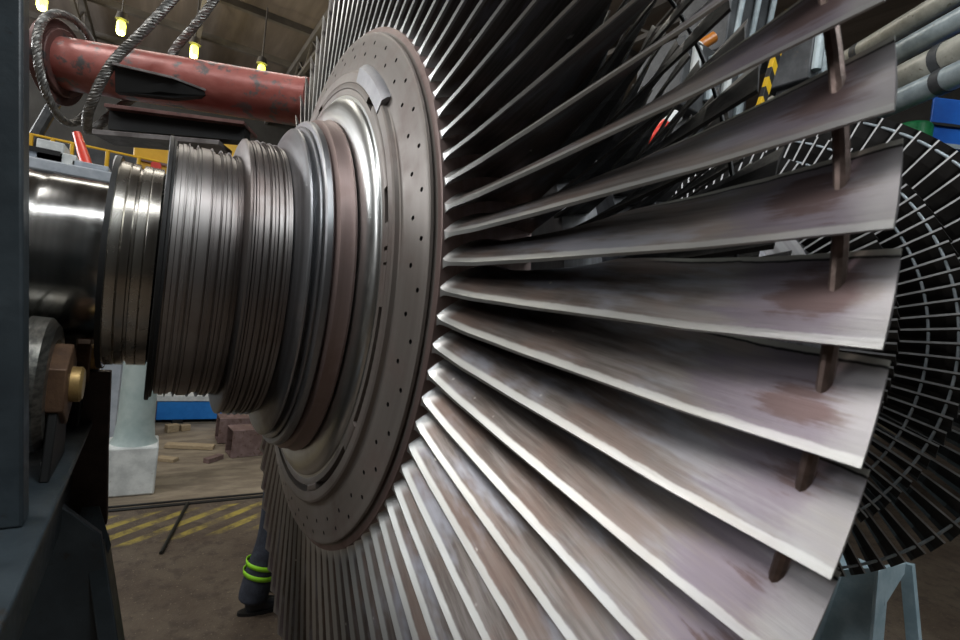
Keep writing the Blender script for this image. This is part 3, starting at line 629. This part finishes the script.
# ------------------------------------------------------------------ things on the floor beyond the shaft
p = at(128, 497, Z=0.0); p.y += 0.24
col = thing('pillar', 'round grey-green pillar standing on a whitewashed plinth', 'pillar', (p.x, p.y, 0))
b = Local(); b.tube([(p.x, p.y, 0.52), (p.x, p.y, 0.57), (p.x, p.y, 0.75), (p.x, p.y, 1.2), (p.x, p.y, 2.5), (p.x, p.y, 2.56)], [0.22, 0.19, 0.172, 0.165, 0.16, 0.15], 40); b.put('shaft', M['column'], col)
b = Local(); b.box((p.x, p.y, 0.26), (0.46, 0.46, 0.52)); b.put('plinth', M['white'], col, bevel=0.02)
# dark rod
a, c_ = at(188, 503, Z=0.013), at(161, 553, Z=0.013)
b = MB(); b.tube([a, c_], 0.016, 10); tag(b.build('metal_rod', M['rod'], None, loc=tuple((a+c_)/2)), 'thin dark metal rod lying across the yellow floor hatching', 'rod')
# blue skip
q0 = at(152, 424, Z=0.0); q1 = at(262, 428, Z=0.0); q1.y = q0.y
bw = 1.1
sk = thing('steel_skip', 'blue steel skip with white rim standing beyond the column', 'skip', ((q0.x+q1.x)/2, q0.y+bw/2, 0))
xa, xb, yy = q0.x+0.04, q1.x+1.2, q0.y
zr_ = at(200, 398, Y=yy).z
b = Local(); b.prism([(xa, yy, 0.06), (xb, yy, 0.06), (xb, yy-0.03, zr_-0.04), (xa, yy-0.03, zr_-0.04)], (0, bw, 0)); b.put('body', M['blue'], sk, bevel=0.01)
b = Local(); b.box(((xa+xb)/2, yy+bw/2, zr_), (xb-xa+0.06, bw+0.1, 0.09)); b.put('rim', M['white'], sk, bevel=0.01)
b = Local(); b.box((xa-0.06, yy+bw/2-0.02, zr_/2+0.01), (0.12, bw+0.06, zr_+0.02)); b.put('end_plate', M['rust'], sk, bevel=0.01)
for x in (xa+0.3, xb-0.3):
    b = Local(); b.box((x, yy+bw/2, 0.03), (0.15, bw, 0.06)); b.put('skid', M['black'], sk)
# rusty box sections
def boxsec(name, label, a, c_, w, h, rz_up=(0, 0, 1)):
    a, c_ = Vector(a), Vector(c_); x = (c_-a).normalized(); y = Vector((0, 0, 1)).cross(x).normalized(); z = Vector((0, 0, 1)); t = 0.018
    b = MB(); l = (c_-a).length; rot = Matrix((x, y, z)).transposed(); mid = (a+c_)/2
    b.box(mid+z*(h/2-t/2), (l, w, t), rot); b.box(mid-z*(h/2-t/2), (l, w, t), rot); b.box(mid+y*(w/2-t/2), (l, t, h-2*t), rot); b.box(mid-y*(w/2-t/2), (l, t, h-2*t), rot)
    return tag(b.build(name, M['rust'], None, 0, 0.004, loc=tuple(mid)), label, 'steel section', 'rusty box sections')
s0 = at(229, 459, Z=0.0); boxsec('steel_section', 'rusty purple-brown box section lying nearest, in front of the blue skip', (s0.x, s0.y+0.17, 0.19), (s0.x+1.4, s0.y+0.35, 0.19), 0.32, 0.37)
s1 = at(218, 447, Z=0.0); boxsec('steel_section', 'open-ended rusty box section lying behind the nearer one', (s1.x, s1.y+0.30, 0.19), (s1.x+1.7, s1.y+0.35, 0.19), 0.34, 0.36)
a, c_ = at(166, 445, Z=0.03), at(214, 447, Z=0.03)
b = MB(); b.bar(a, c_, 0.14, 0.05); tag(b.build('plank', M['timber'], None, 0, 0.004, loc=tuple((a+c_)/2)), 'dusty timber plank lying on the floor before the blue skip', 'plank')
a, c_ = at(158, 458, Z=0.02), at(176, 460, Z=0.02)
b = MB(); b.bar(a, c_, 0.12, 0.04); tag(b.build('plank', M['timber'], None, 0, 0.004, loc=tuple((a+c_)/2)), 'short broken board lying nearest to the plinth', 'plank')
a, c_ = at(206, 461, Z=0.03), at(221, 456, Z=0.03)
b = MB(); b.bar(a, c_, 0.09, 0.06); tag(b.build('steel_offcut', M['rust'], None, 0, 0.004, loc=tuple((a+c_)/2)), 'rusty steel offcut leaning at the open end of the box sections', 'offcut')
for (px, py, s, l) in ((172, 428, 0.11, 'orange-brown timber block at the foot of the blue skip'), (185, 427.5, 0.09, 'small pale timber block beside the orange-brown block')):
    p = at(px, py, Z=s/2); b = MB(); b.box(p, (s*1.5, s, s), Matrix.Rotation(0.4, 3, 'Z')); tag(b.build('timber_block', M['timber'], None, 0, 0.006, loc=tuple(p)), l, 'block')

# ------------------------------------------------------------------ the worker behind the blades
pf = at(247, 613, Z=0.0)
per = thing('person', 'person in navy workwear with lime reflective leg bands, standing behind the blades', 'person', (pf.x, pf.y, 0))
def skin_mesh(name, verts, edges, radii, mat, parent, sub=2, root=0):
    me = bpy.data.meshes.new(name); me.from_pydata([Vector(v) for v in verts], edges, []); o = bpy.data.objects.new(name, me); C.objects.link(o); o.parent = parent
    sk_ = o.modifiers.new('skin', 'SKIN'); sk_.use_smooth_shade = True
    sb = o.modifiers.new('sub', 'SUBSURF'); sb.levels = sub; sb.render_levels = sub
    for i_, r in enumerate(radii):
        d = me.skin_vertices[0].data[i_]; d.radius = r if isinstance(r, tuple) else (r, r); d.use_root = (i_ == root)
    bpy.context.view_layer.update()
    ev = o.evaluated_get(bpy.context.evaluated_depsgraph_get()); m2 = bpy.data.meshes.new_from_object(ev); o.modifiers.clear(); o.data = m2; m2.materials.clear(); m2.materials.append(mat)
    m2.polygons.foreach_set('use_smooth', [True]*len(m2.polygons)); return o
# local: x forward (towards the far stages), y to the person's left, z up ; seen leg is the rear one
Jn = {'hipc': (0.16, 0.10, 0.93), 'hipA': (0.13, 0.00, 0.90), 'kneeA': (0.11, -0.01, 0.50), 'ankA': (0.02, 0.0, 0.10), 'hipB': (0.17, 0.20, 0.90), 'kneeB': (0.27, 0.22, 0.49), 'ankB': (0.26, 0.24, 0.10),
      'toeA': (0.20, -0.01, 0.05), 'toeB': (0.44, 0.25, 0.05), 'chest': (0.20, 0.10, 1.27), 'neck': (0.22, 0.10, 1.47), 'head': (0.24, 0.10, 1.56), 'crown': (0.245, 0.10, 1.68),
      'shA': (0.20, -0.07, 1.40), 'elA': (0.20, -0.12, 1.12), 'wrA': (0.33, -0.10, 0.90), 'shB': (0.20, 0.27, 1.40), 'elB': (0.22, 0.33, 1.12), 'wrB': (0.40, 0.30, 0.98)}
names_ = list(Jn); ix = {n: i for i, n in enumerate(names_)}
ed = [('hipc', 'hipA'), ('hipA', 'kneeA'), ('kneeA', 'ankA'), ('ankA', 'toeA'), ('hipc', 'hipB'), ('hipB', 'kneeB'), ('kneeB', 'ankB'), ('ankB', 'toeB'), ('hipc', 'chest'), ('chest', 'neck'), ('neck', 'head'), ('head', 'crown'), ('chest', 'shA'), ('shA', 'elA'), ('elA', 'wrA'), ('chest', 'shB'), ('shB', 'elB'), ('elB', 'wrB')]
rad = {'hipc': 0.12, 'hipA': 0.085, 'kneeA': 0.055, 'ankA': 0.04, 'toeA': 0.03, 'hipB': 0.085, 'kneeB': 0.055, 'ankB': 0.04, 'toeB': 0.03, 'chest': (0.12, 0.14), 'neck': 0.055, 'head': 0.088, 'crown': 0.075, 'shA': 0.058, 'elA': 0.042, 'wrA': 0.03, 'shB': 0.058, 'elB': 0.042, 'wrB': 0.03}
vv = [Jn[n] for n in names_]; ee = [(ix[a], ix[c_]) for a, c_ in ed]; rr_ = [rad[n] for n in names_]
for sfx in 'AB':                                   # palms and five fingers
    w = Vector(Jn['wr'+sfx]); d = (w-Vector(Jn['el'+sfx])).normalized(); lat = Vector((0, 1, 0)).cross(d).normalized(); up_ = d.cross(lat)
    base = len(vv); vv.append(tuple(w+d*0.075)); rr_.append((0.030, 0.016)); ee.append((ix['wr'+sfx], base))
    for k, ln in enumerate((0.065, 0.078, 0.072, 0.055)):
        o_ = lat*(0.030-k*0.020); f1 = w+d*(0.085+ln*0.5)+o_; f2 = w+d*(0.085+ln*0.9)+o_+up_*0.022
        vv += [tuple(f1), tuple(f2)]; rr_ += [0.0085, 0.0075]; ee += [(base, len(vv)-2), (len(vv)-2, len(vv)-1)]
    t1 = w+d*0.05+lat*0.045; t2 = w+d*0.085+lat*0.058; vv += [tuple(t1), tuple(t2)]; rr_ += [0.011, 0.009]; ee += [(ix['wr'+sfx], len(vv)-2), (len(vv)-2, len(vv)-1)]
body = skin_mesh('body', vv, ee, rr_, M['skin'], per, 2)
# face details on the head
hx = Vector(Jn['head'])
b = MB(); b.tube([hx+Vector((0.085, 0, 0.03)), hx+Vector((0.108, 0, -0.005)), hx+Vector((0.088, 0, -0.018))], [0.008, 0.014, 0.010], 10); b.build('nose', M['skin'], per)
for s in (-1, 1):
    b = MB(); b.tube([hx+Vector((0.078, s*0.032, 0.038)), hx+Vector((0.090, s*0.032, 0.038))], [0.012, 0.006], 10); b.build('eye', M['white'], per)
    b = MB(); b.tube([hx+Vector((0.0, s*0.083, 0.03)), hx+Vector((-0.005, s*0.098, 0.01)), hx+Vector((0.0, s*0.085, -0.02))], [0.012, 0.016, 0.010], 10); b.build('ear', M['skin'], per)
b = MB(); b.tube([hx+Vector((0.083, -0.025, -0.045)), hx+Vector((0.092, 0, -0.046)), hx+Vector((0.083, 0.025, -0.045))], 0.006, 8); b.build('mouth', M['rust'], per)
tv = ['hipc', 'hipA', 'kneeA', 'hipB', 'kneeB']
tr = skin_mesh('trousers', [(0.165, 0.10, 1.02), Jn['hipc'], Jn['hipA'], (0.125, -0.005, 0.70), Jn['kneeA'], (0.06, -0.005, 0.33), (0.03, 0.0, 0.12), (0.025, 0, 0.085), Jn['hipB'], (0.23, 0.21, 0.70), Jn['kneeB'], (0.27, 0.23, 0.30), (0.262, 0.24, 0.085)],
               [(0, 1), (1, 2), (2, 3), (3, 4), (4, 5), (5, 6), (6, 7), (1, 8), (8, 9), (9, 10), (10, 11), (11, 12)], [0.14, 0.145, 0.125, 0.112, 0.105, 0.108, 0.115, 0.108, 0.115, 0.10, 0.088, 0.09, 0.092], M['navy'], per, 2, 1)
def band(z, cx, cy, r, tilt, parent, hh=0.028):
    b = MB(); n = 28; vs = []
    for k in range(n):
        a = 2*PI*k/n; x, y = cx+r*math.cos(a), cy+r*math.sin(a)
        vs += [(x, y, z+tilt*math.cos(a)*r), (x, y, z+hh+tilt*math.cos(a)*r)]
    b.add(vs, [(2*k, 2*((k+1) % n), 2*((k+1) % n)+1, 2*k+1) for k in range(n)])
    o = b.build('reflective_band', M['hivis'], parent); s_ = o.modifiers.new('thick', 'SOLIDIFY'); s_.thickness = 0.004; return o
band(0.345, 0.062, -0.005, 0.107, -0.25, tr, 0.034); band(0.275, 0.052, -0.005, 0.110, -0.25, tr, 0.034); band(0.315, 0.27, 0.23, 0.093, -0.1, tr); band(0.262, 0.268, 0.23, 0.094, -0.1, tr)
jk = skin_mesh('jacket', [(0.165, 0.10, 0.90), (0.18, 0.10, 1.05), Jn['chest'], (0.215, 0.10, 1.42), Jn['shA'], Jn['elA'], (0.31, -0.105, 0.94), Jn['shB'], Jn['elB'], (0.37, 0.305, 0.995)],
               [(0, 1), (1, 2), (2, 3), (2, 4), (4, 5), (5, 6), (2, 7), (7, 8), (8, 9)], [(0.15, 0.17), (0.15, 0.17), (0.16, 0.19), 0.10, 0.085, 0.062, 0.05, 0.085, 0.062, 0.05], M['navy'], per, 2, 2)
for nm, (x, y) in (('A', (0.0, 0.0)), ('B', (0.24, 0.24))):
    bt = skin_mesh('boot', [(x-0.035, y, 0.055), (x+0.02, y, 0.07), (x+0.02, y, 0.15), (x+0.11, y-0.01, 0.055), (x+0.20, y-0.015, 0.048), (x+0.235, y-0.015, 0.045)], [(0, 1), (1, 2), (1, 3), (3, 4), (4, 5)], [(0.05, 0.058), (0.055, 0.06), 0.055, (0.054, 0.056), (0.052, 0.046), (0.034, 0.034)], M['boot'], per, 2, 1)
    b = MB(); poly = []
    for k in range(20):
        a = 2*PI*k/20; poly.append((x+0.095+0.165*math.cos(a), y-0.008+0.052*math.sin(a), 0.0))
    b.prism(poly, (0, 0, 0.024)); b.build('sole', M['black'], bt, 30)
b = MB()
vs = []; fsx = []
for i_ in range(7):
    e = PI/2*i_/6
    for k in range(24):
        a = 2*PI*k/24; vs.append((0.24+0.125*math.cos(e)*math.cos(a), 0.10+0.105*math.cos(e)*math.sin(a), 1.625+0.125*math.sin(e)))
for i_ in range(6):
    for k in range(24): fsx.append((i_*24+k, i_*24+(k+1) % 24, (i_+1)*24+(k+1) % 24, (i_+1)*24+k))
b.add(vs, fsx); b.prism([(0.24+0.15*math.cos(a*PI/12)+0.015, 0.10+0.115*math.sin(a*PI/12), 1.622) for a in range(24)], (0, 0, 0.008)); b.build('hard_hat', M['white'], per)

# ------------------------------------------------------------------ background, upper left: machine deck, railing, crane
dk0 = at(40, 158, Y=6.1)
zt = dk0.z
mc = thing('machine_bed', 'pale grey machine bed seen above the shaft', 'machine', (-3.2, 7.2, 0))
b = Local(); b.box((-3.6, 7.2, (zt-0.15)/2), (5.6, 1.9, zt-0.15)); b.put('casing', M['pale'], mc, bevel=0.03)
b = Local(); b.box((-3.6, 7.2, zt-0.07), (5.9, 2.2, 0.14)); b.put('top_plate', M['pale'], mc, bevel=0.02)
for (px, py, w, h) in ((36, 166, 0.55, 0.22), (52, 168, 0.28, 0.34), (66, 172, 0.25, 0.22), (92, 172, 0.4, 0.16)):
    p = at(px, py, Y=7.0); b = Local(); b.box((p.x, 7.0, zt+h/2), (w, 0.5, h)); b.put('control_box', M['white'] if w < 0.3 else M['pale'], mc, bevel=0.015)
b = Local(); b.box((at(40, 165, Y=7.1).x, 6.98, zt+0.19), (0.5, 0.55, 0.06)); b.put('slot', M['black'], mc)
rl = thing('railing', 'yellow tube railing standing behind the pale machine bed', 'railing', (-3.2, 8.6, 0))
zr = at(72, 143, Y=8.6).z
for px in (30, 52, 72, 108, 140):
    x = at(px, 150, Y=8.6).x; b = Local(); b.tube([(x, 8.6, 0), (x, 8.6, zr)], 0.03, 8); b.put('post', M['yellow'], rl)
for dz in (0.0, 0.45):
    b = Local(); b.tube([(at(-30, 150, Y=8.6).x, 8.6, zr-dz), (at(160, 150, Y=8.6).x, 8.6, zr-dz)], 0.018, 8); b.put('rail', M['yellow'], rl)
a, c_ = at(77, 134, Y=7.9), at(92, 162, Y=7.3); c_.z = zt+0.03
b = MB(); b.tube([a, a.lerp(c_, 0.5), c_], [0.055, 0.07, 0.075], 12); tag(b.build('jib_strut', M['beacon'], None, loc=tuple(c_)), 'bright red slanting strut rising from the pale machine bed', 'strut')
p = at(118, 170, Y=7.6)
p = p+Vector((0, 0, 0)); b = MB(); b.tube([(p.x, p.y, zt+0.002), (p.x, p.y, at(118, 162, Y=7.6).z), (p.x, p.y, at(118, 156, Y=7.6).z)], [0.07, 0.07, 0.05], 12); tag(b.build('marker_post', M['white'], None, loc=(p.x, p.y, zt)), 'short white post beside the black edge of the oil collar', 'post')
yl = at(134, 142, Y=10.5); yr = at(240, 150, Y=10.5)
cr = thing('yellow_hoist', 'yellow box-shaped hoist seen between the red pipe and the seal drum', 'hoist', ((yl.x+yr.x)/2, 11.2, 0))
b = Local(); zt2 = yl.z+0.55; zb2 = yl.z-1.5
b.box(((yl.x+yr.x)/2+0.2, 11.2, (zt2+zb2)/2), (yr.x-yl.x+0.4, 1.2, zt2-zb2)); b.put('body', M['yellow'], cr, bevel=0.04)
b = Local(); b.box(((yl.x+yr.x)/2, 10.57, yl.z-0.30), (yr.x-yl.x+0.2, 0.06, 0.05)); b.put('seam', M['rust'], cr)
b = Local(); b.box(((yl.x+yr.x)/2, 11.2, zb2/2), (1.4, 1.0, zb2)); b.put('pedestal', M['girder'], cr, bevel=0.03)
p = at(156, 165, Y=10.2); b = Local(); b.tube([(p.x, 10.55, p.z), (p.x, 10.25, p.z)], 0.09, 16); b.put('cap', M['beacon'], cr)
# dark bulk of machinery between the pipe and the machine bed
p = at(60, 128, Y=9.8); mm = thing('dark_machine', 'dark machine looming behind the yellow railing', 'machine', (-3.4, 10.0, 0))
b = Local(); b.box((-3.6, 10.0, 2.2), (5.2, 1.0, 4.4)); b.put('casing', M['casing'], mm, bevel=0.04)
for k in range(4):
    b = Local(); b.tube([(-4.9+k*0.8, 9.45, 4.2), (-4.6+k*0.8, 9.45, 5.1)], 0.09, 10); b.put('strut', M['casing'], mm)

# ------------------------------------------------------------------ background, right: gantry, pipes, cabin
zd = 4.15
gt = thing('gantry', 'dark steel gantry deck carrying pipes and a blue cabin beyond the rotor', 'gantry', (7.0, 1.8, 0))
b = Local(); b.box((7.3, 1.6, zd-0.1), (4.6, 7.2, 0.2)); b.box((4.4, 3.0, zd-0.1), (1.2, 4.4, 0.2)); b.put('deck', M['casing'], gt, bevel=0.01)
for x in (5.2, 9.4):
    for y in (-1.8, 5.0):
        b = Local(); b.box((x, y, (zd-0.2)/2), (0.3, 0.3, zd-0.2)); b.put('leg', M['casing'], gt, bevel=0.01)
def pipe(label, pa, pb, r, mat, bands=(), group='pipes stacked beyond the rotor'):
    t = thing('pipe', label, 'pipe', tuple(pa), group); b = Local(); b.tube([pa, pb], r, 24); b.put('tube', mat, t)
    d = (pb-pa).normalized(); l = (pb-pa).length
    for f in bands:
        q = pa+d*l*f; b = Local(); b.tube([q-d*0.05, q+d*0.05], r*1.07, 24); b.put('clamp', M['casing'], t)
    return t
def vp_pipe(px, py, t0, len_back, len_fwd):
    p = at(px, py, t=t0); d = (RGT*((436-480)/F)+DWN*((303-320)/F)+FWD).normalized(); return p-d*len_back, p+d*len_fwd
a, c_ = vp_pipe(925, 89, 5.4, 2.0, 4.0); pipe('lowest blue-grey pipe, just above the blue cabin', a, c_, 0.125, M['pipe'], (0.30,))
a, c_ = vp_pipe(930, 66, 5.5, 2.0, 4.0); pipe('cream lagged pipe with a dark clamp, above the lowest blue-grey pipe', a, c_, 0.165, M['pipe2'], (0.305,))
a, c_ = vp_pipe(922, 40, 5.7, 2.0, 4.0); pipe('blue-grey pipe above the cream lagged pipe', a, c_, 0.12, M['pipe'], (0.5,))
a, c_ = vp_pipe(910, 22, 5.9, 2.0, 4.0); pipe('topmost cream pipe of the stack in the corner', a, c_, 0.115, M['pipe2'], (0.45,))
p = at(933, 96, t=5.9)
cb_ = thing('cabin', 'bright blue steel cabin below the stacked pipes', 'cabin', (p.x+1.0, p.y, zd))
cx0 = p.x
p2 = at(1060, 66, t=5.9); p2.z = p.z; ed_ = (p2-p).normalized(); bk = Vector((-ed_.y, ed_.x, 0)); vd = Vector((p.x-CAM.x, p.y-CAM.y, 0)).normalized()*1.2
b = Local(); b.prism([(p.x, p.y, zd), (p2.x, p2.y, zd), (p2.x+vd.x, p2.y+vd.y, zd), (p.x+vd.x, p.y+vd.y, zd)], (0, 0, p.z-zd)); b.put('body', M['blue_dark'], cb_, bevel=0.02)
b = Local(); fr_ = bk*-0.012; b.bar(p+fr_-Vector((0, 0, 0.32)), p2+fr_-Vector((0, 0, 0.32)), 0.03, 0.03); b.put('seam', M['black'], cb_)
b = Local(); b.bar(p+fr_-Vector((0, 0, 0.56)), p2+fr_-Vector((0, 0, 0.56)), 0.05, 0.05); b.put('rail', M['pipe'], cb_)
p = at(914, 128, t=5.7); b = MB(); b.tube([(p.x, p.y, zd), (p.x, p.y, zd+0.05), (p.x, p.y, p.z), (p.x, p.y, p.z+0.03)], [0.15, 0.17, 0.17, 0.15], 28)
tag(b.build('oil_drum', M['green'], None, loc=(p.x, p.y, zd)), 'green drum standing beside the blue cabin', 'drum')
# machine modules on the gantry seen through the blades
def module(label, px, py, t0, d, mat, extra=None):
    p = at(px, py, t=t0); t = thing('equipment_skid', label, 'equipment', (p.x, p.y, p.z-d[2]/2)); b = Local(); b.box(p, d); b.put('housing', mat, t, bevel=0.02)
    return t, p
t_, p = module('dark housing on a frame behind the upper blades', 725, 30, 6.4, (0.9, 0.7, 1.0), M['casing'])
for k in range(3):
    b = Local(); b.tube([p+Vector((-0.3+k*0.3, -0.36, -0.3)), p+Vector((-0.3+k*0.3, -0.42, 0.4))], 0.035, 8); b.put('pipe', M['pipe'], t_)
b = Local(); b.bar((p.x-0.6, p.y-0.4, p.z+0.42), (p.x+0.7, p.y-0.5, p.z+0.62), 0.12, 0.12); b.put('cover_strip', M['white'], t_, bevel=0.01)
b = Local(); b.box((p.x, p.y, (p.z-0.5+zd)/2), (0.5, 0.5, p.z-0.5-zd)); b.put('pedestal', M['casing'], t_)
t_, p = module('dark low housing behind the third upper blade gap', 690, 95, 5.6, (1.1, 0.6, 0.7), M['casing'])
for k in range(4):
    b = Local(); b.tube([p+Vector((-0.4+k*0.27, -0.33, -0.2)), p+Vector((-0.4+k*0.27, -0.33, 0.25))], 0.05, 10); b.put('cylinder', M['pipe'] if k % 2 else M['white'], t_)
psk = p.copy(); b = Local(); b.box((p.x, p.y, (p.z-0.35+zd)/2), (0.5, 0.4, p.z-0.35-zd)); b.put('pedestal', M['casing'], t_)
t_, p = module('housing with chrome cylinders beneath the stacked pipes', 800, 62, 6.0, (0.5, 0.5, 0.7), M['casing'])
for k in range(3):
    b = Local(); b.tube([p+Vector((-0.18+k*0.17, -0.28, -0.25)), p+Vector((-0.18+k*0.17, -0.28, 0.22))], 0.055, 10); b.put('cylinder', M['pipe'], t_)
b = Local(); b.box((p.x, p.y, (p.z-0.35+zd)/2), (0.3, 0.3, p.z-0.35-zd)); b.put('pedestal', M['casing'], t_)
a, c_ = at(786, 40, t=5.3), at(768, 92, t=5.3); c_.z = min(c_.z, zd+0.1) if c_.z < zd else c_.z
b = MB(); e_ = a+(c_-a)*((zd-a.z)/(c_.z-a.z)); b.bar(e_, (a.x, a.y, a.z+0.3), 0.09, 0.05, up=(0, 1, 0)); o = b.build('hazard_post', M['hazard'], None, 0, 0.004, loc=tuple(e_)); tag(o, 'yellow and black striped post seen between the upper blades', 'post')
p = at(660, 128, t=4.6); d_ = at(676, 116, t=4.6)-at(640, 146, t=4.6)
t_ = thing('warning_lamp', 'red tapered lamp with a white cap seen between two blades', 'lamp', tuple(p)); q = at(636, 150, t=4.6)
b = Local(); b.tube([q, q+d_*0.85], [0.02, 0.06], 14); b.put('lens', M['beacon'], t_)
b = Local(); b.tube([q+d_*0.85, q+d_*1.15], 0.06, 14); b.put('cap', M['white'], t_)
b = Local(); b.tube([q+d_*0.5, (q.x+0.4, q.y+0.3, zd)], 0.025, 8); b.put('bracket', M['casing'], t_)
p = at(702, 42, t=5.4); b = MB(); b.tube([p, (psk.x+0.1, psk.y, psk.z+0.36)], 0.02, 8); b.tube([at(692, 52, t=5.4), at(700, 46, t=5.4)], 0.06, 12, mi=1); b.tube([at(700, 46, t=5.4), at(714, 37, t=5.4)], 0.058, 12)
o = b.build('signal_lamp', [plain('amber_plastic', (0.45, 0.15, 0.02), 0.35), M['white']], None, loc=tuple(p)); tag(o, 'amber lamp with a white base seen between the upper blades', 'lamp')

# ------------------------------------------------------------------ light
def area(name, loc, target, sx, sy, power, col=(1, 1, 1)):
    l = bpy.data.lights.new(name, 'AREA'); l.shape = 'RECTANGLE'; l.size = sx; l.size_y = sy; l.energy = power; l.color = col
    o = bpy.data.objects.new(name, l); C.objects.link(o); o.location = loc
    d = Vector(target)-Vector(loc); o.rotation_euler = d.to_track_quat('-Z', 'Y').to_euler(); return o
area('roof_light_front', (-1.0, -3.4, 10.5), (-1.0, -3.4, 0), 14, 0.8, 560, (0.95, 0.98, 1.0))
# unseen windows added in the left wall, to frame lights brightening the blades
for n_, (yc, zc, wy, hz, pw) in enumerate(((-1.5, 10.6, 5.0, 3.6, 560), (20.0, 9.2, 9.0, 6.4, 3900))):
    b = MB()
    for k in range(5): b.box((X0+0.12, yc-wy/2+wy*k/4, zc), (0.12, 0.12, hz+0.12))
    for k in range(4): b.box((X0+0.12, yc, zc-hz/2+hz*k/3), (0.10, wy, 0.10))
    struct('window_%d' % (n_+1), b, M['girder'])
    area('window_light', (X0+0.05, yc, zc), (X0+5, yc, zc), wy, hz, pw, (0.97, 0.985, 1.0))
area('roof_light_left', (-7.0, 2.0, 10.8), (-2.0, 0.5, 2), 2.5, 4, 420, (1.0, 0.98, 0.95))
area('roof_light_back', (1.0, 9.0, 11.5), (0.5, 7.0, 0), 12, 1.5, 380, (1.0, 0.95, 0.85))
area('roof_light_right', (3.0, -5.5, 9.5), (4, -0.5, 1), 4, 2, 420, (0.9, 0.97, 1.0))  # unseen fill light, added to brighten the near faces of the trestle
w = bpy.data.worlds.new('world'); w.use_nodes = True; bpy.context.scene.world = w
w.node_tree.nodes['Background'].inputs[0].default_value = (0.5, 0.55, 0.6, 1); w.node_tree.nodes['Background'].inputs[1].default_value = 0.015
vs_ = bpy.context.scene.view_settings; vs_.view_transform = 'Standard'; vs_.look = 'None'; vs_.exposure = 0.0; vs_.gamma = 1.0; vs_.use_curve_mapping = False
